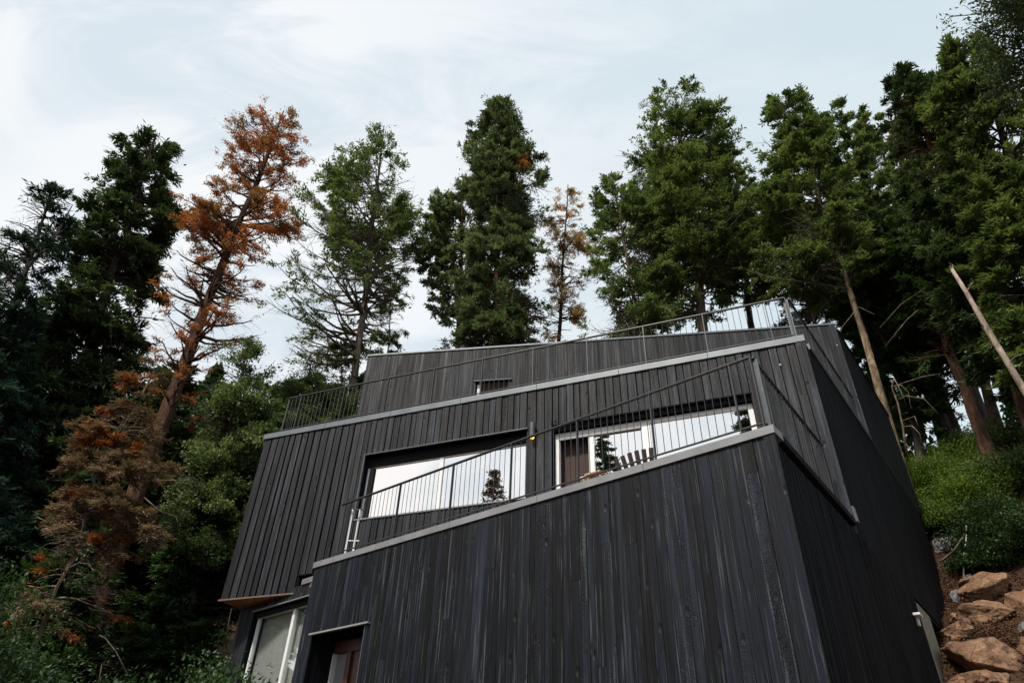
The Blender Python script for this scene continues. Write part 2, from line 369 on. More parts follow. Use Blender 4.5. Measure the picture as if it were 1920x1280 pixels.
def clad(name, pl, s0, s1, z0, z1, holes, mat, wmin, wmax, gap, relief, joint=.25, thick=.03, z0f=None):
    """vertical boards, each a box of its own width and set-out; holes are (s0,s1,z0,z1)"""
    mb = MB(); cuts = sorted(set([s0, s1] + [h for q in holes for h in q[:2] if s0 < h < s1]))
    for a, b in zip(cuts[:-1], cuts[1:]):
        ivs = [(z0, z1)]
        for h in holes:
            if h[0] <= a + 1e-6 and h[1] >= b - 1e-6:
                nv = []
                for u, v in ivs:
                    if h[2] > u: nv.append((u, min(v, h[2])))
                    if h[3] < v: nv.append((max(u, h[3]), v))
                nv = [q for q in nv if q[1] - q[0] > .01]; ivs = nv
        for u, v in ivs: pbox(mb, pl, a, b, u, v, -.10, -thick - .002, 1)
        x = a
        while x < b - 1e-4:
            wd = random.uniform(wmin, wmax)
            if b - (x + wd) < wmin * .6: wd = b - x
            off = random.uniform(0, relief)
            for u, v in ivs:
                js = [u]
                if random.random() < joint and v - u > 1.2: js.append(random.uniform(u + .3, v - .3))
                if random.random() < joint and v - u > 3.5: js.append(random.uniform(u + .3, v - .3))
                js = sorted(js) + [v]
                for k in range(len(js) - 1):
                    g = .0025 if k else 0
                    pbox(mb, pl, x + gap / 2, x + wd - gap / 2, js[k] + g, js[k + 1], -thick, off + random.uniform(-.002, .002) * (k > 0), 0)
            x += wd
    return mb.build(name, [mat, M['black']], house)

# windows and door openings, in metres along each wall
W1 = (5.58, 9.45, 5.32, 6.82)
W2 = (1.13, 5.02, 4.25, 6.80)
WU = (8.69, 9.61, 8.9, 10.09)
ds0, dz = sz(686, 1170, PF); ds1 = sz(585, 1191, PF)[0]
DO = (ds0, ds1 - .02, -.2, 2.85)
clad('wall', PF, 0, LF, -2.2, ZF - .11, [DO], M['front'], .09, .21, .006, .008, joint=.45)
S_STEP = 10.62
clad('wall', PM, 0, 9.9, 3.9, ZM - .11, [W1, W2], M['mid'], .13, .19, .022, .018, joint=.12)
clad('wall', PM, 9.9, S_STEP, 4.27, ZM - .11, [], M['mid'], .15, .20, .04, .02, joint=.1)
clad('wall', PM, S_STEP, LM, ZB + .03, ZM - .11, [], M['mid'], .15, .22, .045, .022, joint=.15)
clad('wall', PU, 0, LU, 7.6, ZU - .04, [WU], M['upper'], .07, .15, .006, .008, joint=.15)
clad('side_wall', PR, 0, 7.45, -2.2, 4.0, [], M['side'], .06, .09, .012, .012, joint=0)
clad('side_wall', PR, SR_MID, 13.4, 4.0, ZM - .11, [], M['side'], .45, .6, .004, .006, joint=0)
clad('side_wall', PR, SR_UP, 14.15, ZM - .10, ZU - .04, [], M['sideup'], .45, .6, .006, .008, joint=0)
# corner boards
mb = MB()
pbox(mb, PF, -.012, .13, -2.2, ZF - .11, .008, .02); mb.build('corner_board', M['front'], house)
mb = MB(); pbox(mb, PM, -.012, .16, 4.0, ZM - .11, .018, .03); mb.build('corner_board', M['mid'], house)
mb = MB(); pbox(mb, PU, -.012, .15, 7.85, ZU - .04, .01, .022); mb.build('corner_board', M['upper'], house)

# wing wall under the overhang
Bw = np.array([-4.243, 14.209, 0.0]); wa = math.degrees(math.atan2(*(Aw - Bw)[:2]))
Wr = Bw - V(wa) * .80; LW = float(np.linalg.norm((Aw - Wr)[:2]))
PWg = Plane(Wr, wa, -1)
PWi = Plane(PWg.pt(0, 0, -.12), wa, -1); w0 = sz(578, 1132, PWg)[0]; w1 = sz(476, 1151, PWg)[0]; wz = sz(535, 1131, PWg)[1]
WW = (max(.02, w0 - .4), w1, .1, wz)
# where the wing plane comes out in front of the middle volume
A2 = np.array([[PM.d[0], -PWg.d[0]], [PM.d[1], -PWg.d[1]]]); rs = np.linalg.solve(A2, (PWg.P - PM.P)[:2]); SX = float(rs[1])
clad('wing_wall', PWg, 0, LW, -2.2, ZB - .02, [WW], M['mid'], .12, .18, .012, .01, joint=.2)
clad('wing_wall', PWg, 0, SX - .02, ZB - .02, 4.0, [], M['mid'], .12, .18, .012, .01, joint=0)
mb = MB(); pbox(mb, PWg, -.1, sz(569, 1087, PWg)[0], 4.0, 4.11, -.3, .03); mb.build('parapet_cap', M['capfront'], house)

# solid volumes behind the cladding (so the house is closed from every side)
def wallbox(name, pts, z0, z1, mat, th=.12):
    mb = MB()
    for a, b in zip(pts[:-1], pts[1:]): mb.bar((a[0], a[1], (z0 + z1) / 2), (b[0], b[1], (z0 + z1) / 2), th, z1 - z0)
    mb.build(name, mat, house)
mbk = PR.pt(13.3, 0, -.1); ubk = PR.pt(14.05, 0, -.1)
ml = PM.pt(LM - .06, 0, -.1); ul = PU.pt(LU - .06, 0, -.1)
mlb = ml + V(24) * 7.5; ulb = ul + V(12) * 6.0
wallbox('back_wall', [ml, mlb, mbk], ZB + .05, ZM - .12, M['side'])
wallbox('back_wall', [ul, ulb, ubk], ZM - .1, ZU - .05, M['side'])
wallbox('back_wall', [Aw + PWg.n * -.12, Aw + V(24) * 6, PR.pt(9.0, 0, -.4) + V(-51.5) * 2.5, PR.pt(7.5, 0, -.12)], -2.2, ZB, M['side'])
mb = MB(); mb.prism([PF.pt(.02, 0, -.12), PF.pt(LF - .05, 0, -.12), PWg.pt(SX, 0, -.15), PM.pt(9.9, 0, -.02), PM.pt(0.05, 0, -.02)], 3.9, 4.02)
mb.build('terrace_floor', M['deck'], house)
mb = MB(); mb.prism([PM.pt(.1, 0, -.12), PM.pt(LM - .05, 0, -.12), mlb, mbk], 7.60, 7.72); mb.build('terrace_floor', M['deck'], house)
mb = MB(); mb.prism([PU.pt(.1, 0, -.12), PU.pt(LU - .05, 0, -.12), ulb, ubk], 11.0, 11.16); mb.build('roof', M['black'], house)
# cedar soffit of the overhang with its front lip
mb = MB(); mb.prism([PM.pt(S_STEP, 0, .0), PM.pt(LM, 0, .0), Aw + V(24) * 1.2, PWg.pt(SX - .1, 0, -1.0)], ZB, ZB + .025)
mb.build('soffit', M['soffit'], house)
mb = MB(); pbox(mb, PM, S_STEP - .01, LM + .02, ZB - .008, ZB + .022, .0, .028); mb.build('soffit_trim', M['lip'], house)
mb = MB(); mb.bar(PM.pt(S_STEP, 4.08, -.05), PM.pt(S_STEP, 4.08, -.05) + V(23) * 1.2, .06, .40); mb.build('overhang_return', M['side'], house)
mb = MB(); mb.prism([PM.pt(9.9, 0, .0), PM.pt(S_STEP, 0, .0), PM.pt(S_STEP, 0, -1.2), PM.pt(9.9, 0, -1.2)], 4.25, 4.268); mb.build('soffit', M['black'], house)
mb = MB(); mb.prism([PR.pt(7.0, 0, -.02), PR.pt(13.35, 0, -.02), PR.pt(13.35, 0, -3), PR.pt(7.0, 0, -3)], 3.93, 3.99); mb.build('soffit', M['black'], house)

# zinc cappings
def cap(pl, s0, s1, z0, z1, mat, out=.035, inn=-.28, miter=0):
    mb = MB(); pbox(mb, pl, s0, s1, z0, z1, inn, out); o = mb.build('parapet_cap', mat, house, bevel=.004); return o
mbc = MB()
n_ = 5
for i in range(n_):
    a = -.03 + (LF + .06) * i / n_; b = -.03 + (LF + .06) * (i + 1) / n_
    pbox(mbc, PF, a + .003, b - .003, ZF - .115, ZF, -.26, .035)
mbc.build('parapet_cap', [M['capfront']], house, bevel=.003)
mbc = MB()
for i in range(7):
    a = -.03 + (LM + .06) * i / 7; b = -.03 + (LM + .06) * (i + 1) / 7
    pbox(mbc, PM, a + .003, b - .003, ZM - .14, ZM, -.26, .04)
mbc.build('parapet_cap', [M['cap']], house, bevel=.003)
cap(PU, -.03, LU + .03, ZU - .045, ZU + .01, M['cap'], .03)
cap(PR, .27, SR_MID - .02, ZF - .115, ZF - .002, M['side'], .03)
cap(PR, SR_MID + .3, SR_UP - .02, ZM - .14, ZM - .002, M['railgrey'], .035)
cap(PR, SR_UP + .3, 14.2, ZU - .045, ZU + .008, M['side'], .03)
mb = MB(); mb.bar(ul + np.array([0, 0, ZU - .02]), ulb + np.array([0, 0, ZU - .02]), .3, .05); mb.bar(ulb + np.array([0, 0, ZU - .02]), ubk + np.array([0, 0, ZU - .02]), .3, .05); mb.build('parapet_cap', M['cap'], house)
mb = MB(); mb.bar(PM.pt(LM - .15, ZM - .06, -.3), mlb + np.array([0, 0, ZM - .06]), .25, .12); mb.build('parapet_cap', M['cap'], house)

# windows
def window(pl, s0, s1, z0, z1, rec, fr, mulls, glass, panes=None, name='window', fmat=None, top=None, sill=True, revd=None):
    fmat = fmat or M['white']; top = top or fr
    mb = MB(); d = rec
    mb.add([pl.pt(s0, z0, 0), pl.pt(s0, z1, 0), pl.pt(s0, z1, -d - .3), pl.pt(s0, z0, -d - .3)], [(0, 1, 2, 3)])
    mb.add([pl.pt(s1, z0, 0), pl.pt(s1, z1, 0), pl.pt(s1, z1, -d - .3), pl.pt(s1, z0, -d - .3)], [(0, 1, 2, 3)])
    mb.add([pl.pt(s0, z1, 0), pl.pt(s1, z1, 0), pl.pt(s1, z1, -d - .3), pl.pt(s0, z1, -d - .3)], [(0, 1, 2, 3)])
    mb.add([pl.pt(s0, z0, 0), pl.pt(s1, z0, 0), pl.pt(s1, z0, -d - .3), pl.pt(s0, z0, -d - .3)], [(0, 1, 2, 3)])
    rv = mb.build('reveal', M['side'], house)
    f = MB()
    pbox(f, pl, s0 + .003, s0 + fr, z0 + .003, z1 - .003, -d - .07, -d)
    pbox(f, pl, s1 - fr, s1 - .003, z0 + .003, z1 - .003, -d - .07, -d)
    pbox(f, pl, s0 + fr, s1 - fr, z1 - top, z1 - .003, -d - .07, -d - .004)
    pbox(f, pl, s0 + fr, s1 - fr, z0 + .003, z0 + fr * .7, -d - .07, -d - .004)
    for m, wd in mulls: pbox(f, pl, m - wd / 2, m + wd / 2, z0 + fr * .7, z1 - top, -d - .07, -d - .002)
    wf = f.build(name, fmat, house, bevel=.004)
    edges = [s0 + fr] + [e for m, wd in sorted(mulls) for e in (m - wd / 2, m + wd / 2)] + [s1 - fr]
    for k in range(0, len(edges), 2):
        if panes and not panes[k // 2]: continue
        g = MB(); a, b = edges[k], edges[k + 1]; t = random.uniform(-.0015, .0015)
        pbox(g, pl, a, b, z0 + fr * .7, z1 - top, -d - .045, -d - .035); g.build('pane', glass, wf)
    return wf
# large picture window on the middle storey
w1 = window(PM, *W1, .16, .055, [(7.60, .10)], M['glass'], fmat=M['white'], top=.24)
mb = MB(); pbox(mb, PM, W1[0] + .01, W1[1] - .01, W1[3] - .235, W1[3] - .02, -.155, -.14); mb.build('head_shade_strip', M['black'], w1)  # black strip painting the shade at the top of the reveal
mb = MB(); pbox(mb, PM, W1[1] - .17, W1[1] - .06, W1[2] + .05, W1[3] - .25, -.20, -.15); mb.build('side_casement', M['black'], w1)
mb = MB(); pbox(mb, PM, W1[0] - .02, W1[1] + .02, W1[2] - .025, W1[2] + .004, -.16, .035); mb.build('sill', M['capfront'], w1)
mb = MB(); pbox(mb, PM, W1[0] - .03, W1[1] + .04, W1[3], W1[3] + .025, .0, .05); mb.build('head_flashing', M['railgrey'], w1)
mb = MB(); pbox(mb, PM, W1[1] - .002, W1[1] + .03, W1[2] - .02, W1[3], .0, .045); mb.build('side_flashing', M['railgrey'], w1)
# sliding door
sA = sz(1104, 860, PM)[0]; sB = sz(1213, 850, PM)[0]
w2 = window(PM, W2[0], W2[1] - .02, W2[2] - .3, W2[3] - .13, .10, .10, [(sA - .03, .11), (sB, .16)], M['glass'], panes=[1, 1, 0], name='sliding_door', top=.09)
mb = MB(); pbox(mb, PM, W2[0] + .0, W2[1], W2[3] - .13, W2[3] + .02, -.35, -.05); mb.build('head_shade_strip', M['black'], w2)  # black band, shade over the door head put into colour
mb = MB(); pbox(mb, PM, sB + .08, W2[1] - .10, W2[3] - .30, W2[3] - .225, -.12, -.085); mb.build('fascia', M['greyframe'], w2)
mb = MB()
s_ = sA + .05
while s_ < W2[1] - .12:
    pbox(mb, PM, s_, s_ + .10, 3.9, W2[3] - .22, -.34, -.31 + random.uniform(0, .02)); s_ += .105
mb.build('curtain', M['curtain'], w2)
mb = MB(); pbox(mb, PM, W2[0] - .02, W2[1] + .02, W2[3] + .002, W2[3] + .022, .0, .03); mb.build('head_flashing', M['side'], w2)
# dark trim panel left of the slider
mb = MB(); pbox(mb, PM, 5.03, 5.16, 4.0, 6.95, .017, .035); mb.build('trim_board', M['mid'], house)
# small window of the upper storey
w3 = window(PU, *WU, .08, .05, [], M['curtain'], name='window', fmat=M['railgrey'])
mb = MB(); pbox(mb, PU, WU[1] - .10, WU[1] - .03, WU[2], WU[3] - .05, -.09, -.06); mb.build('stile', M['white'], w3)
mb = MB(); pbox(mb, PU, WU[0] - .08, WU[1] + .06, WU[3], WU[3] + .022, .0, .06); mb.build('head_flashing', M['railgrey'], w3)
# tall corner window of the wing
mb = MB(); pbox(mb, PWg, WW[0] - .2, WW[1] - .01, WW[2], WW[3] - .02, -.30, -.27); mb.build('sky_reflection_sheet', M['cloth'], house)  # added white sheet standing in for sky mirrored in the glass
sM = sz(554, 1134, PWi)[0]
w4 = window(PWg, *WW, .12, .05, [(sM, .085)], M['glass2'], fmat=M['white'], top=.10)
mb = MB(); pbox(mb, PWg, WW[0] + .0, WW[1], WW[3] + .0, WW[3] + .022, .0, .05); mb.build('head_flashing', M['capfront'], w4)
mb = MB(); pbox(mb, PWg, WW[0] + .01, WW[1] - .01, WW[3] - .10, WW[3] - .01, -.115, -.06); mb.build('head_shade_strip', M['black'], w4)  # black strip, head shade of the wing window in its colour
# recessed entrance door
rv = MB()
for a, b in ((DO[0], DO[0]), (DO[1], DO[1])): rv.add([PF.pt(a, DO[2], 0), PF.pt(a, DO[3], 0), PF.pt(a, DO[3], -.9), PF.pt(a, DO[2], -.9)], [(0, 1, 2, 3)])
rv.add([PF.pt(DO[0], DO[3], 0), PF.pt(DO[1], DO[3], 0), PF.pt(DO[1], DO[3], -.9), PF.pt(DO[0], DO[3], -.9)], [(0, 1, 2, 3)])
rv.build('door_reveal', M['side'], house)
df = MB(); wdt = DO[1] - DO[0]
pbox(df, PF, DO[0] + .01, DO[1] - .01, DO[3] - .22, DO[3] - .01, -.62, -.52)
pbox(df, PF, DO[1] - .07, DO[1] - .01, DO[2], DO[3] - .22, -.62, -.50, 1)
pbox(df, PF, DO[0] + wdt * .62, DO[0] + wdt * .70, DO[2], DO[3] - .22, -.60, -.49, 0)
dfo = df.build('entrance_door', [M['door'], M['white']], house, bevel=.003)
mb = MB(); pbox(mb, PF, DO[0] + .01, DO[0] + wdt * .62, DO[2], DO[3] - .225, -.60, -.55); mb.build('door_leaf', M['door'], dfo)
mb = MB(); pbox(mb, PF, DO[0] + wdt * .70, DO[1] - .07, DO[2], DO[3] - .225, -.60, -.57); mb.build('side_light', M['greyframe'], dfo)
mb = MB(); pbox(mb, PF, DO[0] - .12, DO[1] + .03, DO[3], DO[3] + .03, .0, .07); mb.build('head_flashing', M['greyframe'], dfo)
mb = MB(); pbox(mb, PF, DO[0] - .015, DO[0] + .004, DO[2], DO[3], -.01, .02); mb.build('corner_bead', M['railgrey'], dfo)

# wall lamp
lp = PM.pt(5.42, 6.72, .11)
mb = MB(); mb.tube([lp + [0, 0, -.13], lp + [0, 0, .17]], .058, 20); mb.bar(PM.pt(5.42, 6.76, 0), PM.pt(5.42, 6.76, .09), .05, .07)
lo = mb.build('wall_lamp', M['railgrey'], house, smooth=False)
bm = bmesh.new(); bmesh.ops.create_uvsphere(bm, u_segments=16, v_segments=10, radius=.046)
bmesh.ops.translate(bm, verts=bm.verts, vec=Vector(lp + [0, 0, -.155]) - Vector(parent_loc(lo)))
me = bpy.data.meshes.new('bulb'); bm.to_mesh(me); bm.free(); me.materials.append(M['bulb']); bo = bpy.data.objects.new('bulb', me); C.objects.link(bo); bo.parent = lo

# railings
def run(pl, s0, s1, o0, zt, zb_, posts, bal=.113, post_w=.045, hr=(.05, .022), rod=.0055, side=1):
    """returns meshes for handrail+bottom rail, list of posts, list of balusters"""
    rl = MB(); rl.bar(pl.pt(s0, zt, o0), pl.pt(s1, zt, o0), *hr); rl.bar(pl.pt(s0, zb_, o0), pl.pt(s1, zb_, o0), .03, .016)
    ps = []
    for s in posts:
        m = MB(); pbox(m, pl, s - .008, s + .008, zb_ - .09, zt - .01, o0 - post_w / 2, o0 + post_w / 2); ps.append(m)
    bs = []; s = min(s0, s1) + bal * .6
    while s < max(s0, s1) - .03:
        if all(abs(s - q) > .03 for q in posts):
            m = MB(); m.tube([pl.pt(s, zb_, o0), pl.pt(s, zt, o0)], rod, 5); bs.append(m)
        s += bal
    return rl, ps, bs
def railing(runs, baluster_parts, mats):
    allr = MB()
    for r, p, b in runs: allr.v, allr.f, allr.m = allr.v + r.v, allr.f + [tuple(i + len(allr.v) for i in f) for f in r.f], allr.m + r.m
    ro = allr.build('railing', mats[0], house)
    for r, p, b in runs:
        for q in p: q.build('post', mats[1], ro)
    if baluster_parts:
        for r, p, b in runs:
            for q in b: q.build('baluster', mats[2], ro)
    else:
        m = MB()
        for r, p, b in runs:
            for q in b: o = len(m.v); m.v += q.v; m.f += [tuple(i + o for i in f) for f in q.f]; m.m += q.m
        tag(m.build('balusters', mats[2], ro), kind='stuff')
    return ro
RT, RB = 5.38, 4.36
fposts = [sz(x, y, PF)[0] for x, y in ((1363, 683), (1213, 739), (1077, 787), (955, 828), (846, 868), (747, 903), (655, 935))]
r1 = run(PF, .10, 8.84, -.07, RT, RB, [.11] + fposts)
r2 = run(PR, .10, 3.15, -.09, RT, RB, [1.15, 2.25, 3.0], bal=.12)
ra = railing([r1, r2], True, (M['rail'], M['rail'], M['rail']))
m = MB(); pbox(m, PF, .04, .13, ZF, 5.36, -.15, -.13); m.build('corner_panel', M['railgrey'], ra)
RT2, RB2 = 8.93, 8.0
r3 = run(PM, .12, 12.2, -.09, RT2, RB2, [.12, .51, 1.75, 3.0, 4.25, 5.5, 6.75, 8.0, 9.25, 10.5, 11.8], bal=.12)
r4 = run(PR, SR_MID + .12, SR_UP - .1, -.09, RT2, RB2, [SR_MID + 1.3, SR_MID + 2.5, SR_MID + 3.7], bal=.12)
PL = Plane(PM.pt(12.2, 0, -.09), 24, -1)
r5 = run(PL, 0, 5.5, 0, RT2, RB2, [.02, 1.2, 2.4, 3.6, 4.8], bal=.12)
rb = railing([r3, r4, r5], False, (M['rail'], M['rail'], M['rail']))
m = MB(); pbox(m, PM, .07, .16, ZM, 8.9, -.15, -.13); m.build('corner_panel', M['railgrey'], rb)

# concrete pier under the overhang, small flashings
m = MB(); s0p = 7.55
m.hexa([PR.pt(s0p, -2, .0), PR.pt(s0p + .75, -2, .0), PR.pt(s0p + .75, -2, -.35), PR.pt(s0p, -2, -.35), PR.pt(s0p, 3.93, .0), PR.pt(s0p + 1.25, 3.93, .0), PR.pt(s0p + 1.25, 3.93, -.35), PR.pt(s0p, 3.93, -.35)])
m.build('concrete_pier', M['concrete'], house, bevel=.01)
sb_, zb2 = sz(1712, 1156, PR)
m = MB(); pbox(m, PR, sb_ - .10, sb_ + .14, zb2 - .0, zb2 + .05, .02, .14); pbox(m, PR, sb_ + .06, sb_ + .14, zb2 - .14, zb2, .02, .07); m.build('side_lamp', M['white'], house, bevel=.01)
sb_, zb2 = sz(1601, 968, PR)
m = MB(); m.hexa([PR.pt(sb_ - .05, zb2 - .1, .01), PR.pt(sb_ + .06, zb2 - .1, .01), PR.pt(sb_ + .06, zb2 - .1, .05), PR.pt(sb_ - .05, zb2 - .1, .05), PR.pt(sb_ - .12, zb2 + .13, .01), PR.pt(sb_ - .0, zb2 + .13, .01), PR.pt(sb_ - .0, zb2 + .13, .05), PR.pt(sb_ - .12, zb2 + .13, .05)])
m.build('flashing_end', M['capfront'], house)
# stainless screw heads, their glint painted as plain white
for px, py, pl in ((1463, 685, PM), (1534, 648, PU), (1569, 648, PU)):
    s_, z_ = sz(px, py, pl); m = MB(); m.tube([pl.pt(s_, z_, .0), pl.pt(s_, z_, .035)], .014, 8); m.build('fixing', M['white'], house)

# things on the front terrace -------------------------------------------------
def terr(px, py, back):   # point on a plane parallel to the parapet, `back` metres behind it
    p = Plane(PF.pt(0, 0, -back), -49, -1); return hitp(px, py, p)
DZ = 4.02
# dark slatted deck chair: back towards the railing
ct = terr(1196, 862, .75)
ch = empty('deck_chair', (ct[0], ct[1], DZ), 'dark slatted wooden deck chair behind the lower railing, in front of the sliding door', 'chair')
ax = V(-49); bk = V(-49 - 90)   # ax along railing, bk towards the camera
cb = np.array([ct[0], ct[1], DZ]); ztop = ct[2] + .04
for i in range(6):
    u = (i - 2.5) * .11; hh = ztop + .05 - abs(i - 2.5) * .014
    m = MB(); m.bar(cb + ax * u * .8 + [0, 0, .30] + bk * -.02, np.array([*(cb + ax * u * 1.15 + bk * .14)[:2], hh]), .07, .02, up=tuple(bk)); m.build('back_slat', M['chair'], ch)
m = MB()
for k in range(6): m.bar(cb - bk * (.02 + k * .09) + ax * -.28 + [0, 0, .34], cb - bk * (.02 + k * .09) + ax * .28 + [0, 0, .34], .075, .02)
m.build('seat', M['chair'], ch)
for sgn in (-1, 1):
    m = MB(); m.bar(cb + ax * .32 * sgn + bk * .12 + [0, 0, .56], cb + ax * .32 * sgn - bk * .52 + [0, 0, .56], .10, .022); m.build('armrest', M['chair'], ch)
    for q in (.05, -.48):
        m = MB(); m.bar(cb + ax * .30 * sgn + bk * q, cb + ax * .30 * sgn + bk * q + [0, 0, .55], .06, .03); m.build('leg', M['chair'], ch)
# low table with pale top and a folded white cloth
tt = terr(1122, 893, .34)
tb = empty('side_table', (tt[0], tt[1], DZ), 'low pale wooden table behind the lower railing, left of the dark chair', 'table')
t0 = np.array([tt[0], tt[1], DZ]); hz = tt[2]
m = MB(); m.bar(t0 - ax * .14 + [0, 0, hz - DZ], t0 + ax * .14 + [0, 0, hz - DZ], .34, .03); m.build('tabletop', M['pale'], tb, bevel=.004)
for a in (-1, 1):
    for b in (-1, 1):
        m = MB(); m.bar(t0 + ax * .11 * a + bk * .12 * b, t0 + ax * .11 * a + bk * .12 * b + [0, 0, hz - DZ - .01], .03, .03); m.build('leg', M['pale'], tb)
m = MB(); c0 = t0 + ax * .20 + [0, 0, hz - DZ - .0]
m.bar(c0 - ax * .10, c0 + ax * .12, .22, .05); o = m.build('folded_towel', M['cloth'], bevel=.012); tag(o, 'folded white cloth lying behind the bottom rail beside the pale table', 'cloth')
o.location = (0, 0, 0)
m = MB(); m.bar(t0 + ax * .20, t0 + ax * .20 + [0, 0, hz - DZ - .03], .16, .16); m.build('stand', M['pale'], tb)
# white frame stand at the left end
e0 = terr(648, 1030, .22); e1 = terr(657, 1028, .28)
st = empty('clothes_stand', (e0[0], e0[1], DZ), 'white two-legged metal stand with black crossbar at the left end of the lower terrace', 'stand')
za = terr(658, 956, .22)[2]
pA = np.array([e0[0], e0[1], DZ]); pB = pA + (e1 - e0) * [1, 1, 0] / np.linalg.norm((e1 - e0)[:2]) * .14 - ax * .02
for p in (pA, pB):
    m = MB(); m.bar(p, [p[0], p[1], za], .035, .03); m.build('leg', M['white'], st)
    m = MB(); m.bar(p + [0, 0, .0], p + [0, 0, .05], .06, .06); m.build('foot', M['white'], st)
m = MB(); m.bar([*(pA * 1.3 - pB * .3)[:2], za + .01], [*(pB * 1.5 - pA * .5)[:2], za - .01], .03, .03); m.build('crossbar', M['rail'], st)
m = MB(); m.bar([*pA[:2], DZ + .62], [*(pB * 1.6 - pA * .6)[:2], DZ + .62], .02, .02); m.build('stretcher', M['white'], st)

# ------------------------------------------------------------------ trees and plants
def leaves(cen, axis, nrm, ln, wd):
    a = axis / (np.linalg.norm(axis, axis=1, keepdims=True) + 1e-9)
    b = np.cross(a, nrm); b /= np.linalg.norm(b, axis=1, keepdims=True) + 1e-9
    c = np.cross(a, b); ln = ln[:, None] / 2; wd = wd[:, None] / 2
    fold = c * wd * .5
    vs = np.stack([cen - a * ln, cen + b * wd + fold, cen + a * ln, cen - b * wd + fold], 1).reshape(-1, 3)
    return vs, np.arange(len(vs)).reshape(-1, 4)
def gapnoise(p, rng, sc):
    s = np.zeros(len(p))
    for k in range(5):
        d = rng.normal(size=3); d /= np.linalg.norm(d); s += np.sin(p @ (d * sc * (1 + .5 * k)) + rng.uniform(0, 6.3)) / (1 + .35 * k)
    return s
def tree(name, label, cat, D, base, top, r, prof, leaf, bark, nb=150, nl=45000, rise=.15, curve=.15, ls=0.150, lw=.45, tw=3.2, sig=.10,
         ymax=None, gap=-.9, gs=1.1, alt=None, layers=0, bare=0, group=None, seed=0, tstart=.25, seg=10, flat=.5, stem_top=1.0, shade=0, fb=.85, tipup=0.0, limb_r=1.0, twigl=1.0, needle=1):
    rng = np.random.default_rng(seed * 101 + 13)
    pT = atD(*top, D); pB = atD(*base, D)
    dr = (pB - pT) / (pB - pT)[2]
    zc_ = pB[2]; p = pB.copy()
    for _ in range(400):
        if p[2] < gz(p[0], p[1]) - .3: break
        p = p - dr * .1
    root = p
    e = empty(name, tuple(root), label, cat, group)
    K = 16; t = np.linspace(0, 1, K)[:, None]
    TP = root + (pT - root) * t * stem_top
    wob = np.cumsum(rng.normal(0, .06, (K, 3)), 0) * [1, 1, 0]; wob -= wob[-1] * t; TP = TP + wob * np.sin(t * np.pi)
    TR = r * (1 - .93 * t[:, 0] ** .85); TR[0] *= 1.25
    tv, tq = tubes(TP[None], TR[None], 12)
    tv = tv + rng.normal(0, .012, tv.shape)
    np_mesh('trunk', tv, tq, [B[bark]], np.zeros(len(tq)), np.zeros(len(tq)), e)
    def trunk_at(z):
        z = np.clip(z, root[2], TP[-1, 2]); return np.stack([np.interp(z, TP[:, 2], TP[:, i]) for i in range(3)], -1)
    rows = []
    for y, xl, xr in prof:
        k = (y - top[1]) / (base[1] - top[1]); xc_ = top[0] + (base[0] - top[0]) * k
        q = atD(xc_, y, D); m = depth(q) / FOC
        rows.append((q[2], max(.12, (xc_ - xl) * m), max(.12, (xr - xc_) * m)))
    rows = np.array(rows)[::-1]
    zz, wl, wr = rows[:, 0], rows[:, 1], rows[:, 2]
    zs = np.linspace(zz[0], zz[-1], 300); ws = np.interp(zs, zz, wl) + np.interp(zs, zz, wr) + .7
    cdf = np.cumsum(ws); cdf /= cdf[-1]
    zt = np.interp(rng.random(nb), cdf, zs)
    if layers:
        h = (zz[-1] - zz[0]) / layers; zt = (np.floor(zt / h) + .5 + rng.normal(0, .17, nb)) * h; zt = np.clip(zt, zz[0], zz[-1])
    phi = rng.uniform(-np.pi, np.pi, nb)
    rt = RM[:, 0] * [1, 1, 0]; rt /= np.linalg.norm(rt); fwv = np.cross([0, 0, 1.0], rt)
    Wl = np.interp(zt, zz, wl); Wr = np.interp(zt, zz, wr); Wf = (Wl + Wr) / 2 * fb
    cs = np.cos(phi); sn = np.sin(phi)
    side = np.where(cs > 0, Wr, Wl)
    Lb = 1 / np.sqrt((cs / np.maximum(side, .1)) ** 2 + (sn / np.maximum(Wf, .1)) ** 2)
    Lb = Lb * rng.uniform(.62, 1.08, nb) * np.where(rng.random(nb) < .12, .6, 1)
    dv = cs[:, None] * rt + sn[:, None] * fwv
    st = trunk_at(zt - rise * Lb); st[:, 2] = np.minimum(st[:, 2], TP[-1, 2] - .02)
    tip = trunk_at(zt); tip[:, 2] = zt; tip = tip + dv * Lb[:, None]
    KB = 7; tt_ = np.linspace(0, 1, KB)[None, :, None]
    BP = st[:, None] + (tip - st)[:, None] * tt_
    BP[..., 2] += (tt_[..., 0] - tt_[..., 0] ** 2) * curve * Lb[:, None] + tipup * Lb[:, None] * (tt_[..., 0] ** 3 - tt_[..., 0])
    BP[:, 1:] += np.cumsum(rng.normal(0, .035, (nb, KB - 1, 3)), 1) * np.minimum(Lb, 2)[:, None, None] * .6
    trad = np.interp(st[:, 2], TP[:, 2], TR)
    BR = np.minimum(trad * .45, .012 + .018 * Lb * limb_r)[:, None] * (1 - .85 * tt_[..., 0]) + .004
    bv, bq = tubes(BP, BR, 5)
    # twigs
    nt_ = np.maximum(2, (Lb * tw).astype(int)); bi = np.repeat(np.arange(nb), nt_); T_ = tstart + (1 - tstart) * rng.random(len(bi)) ** .75
    x = T_ * (KB - 1); i0 = np.minimum(x.astype(int), KB - 2); f = (x - i0)[:, None]
    s0 = BP[bi, i0] * (1 - f) + BP[bi, i0 + 1] * f
    ang = rng.choice([-1, 1], len(bi)) * rng.uniform(.35, 1.25, len(bi)) * (1 - .4 * (T_ > .92))
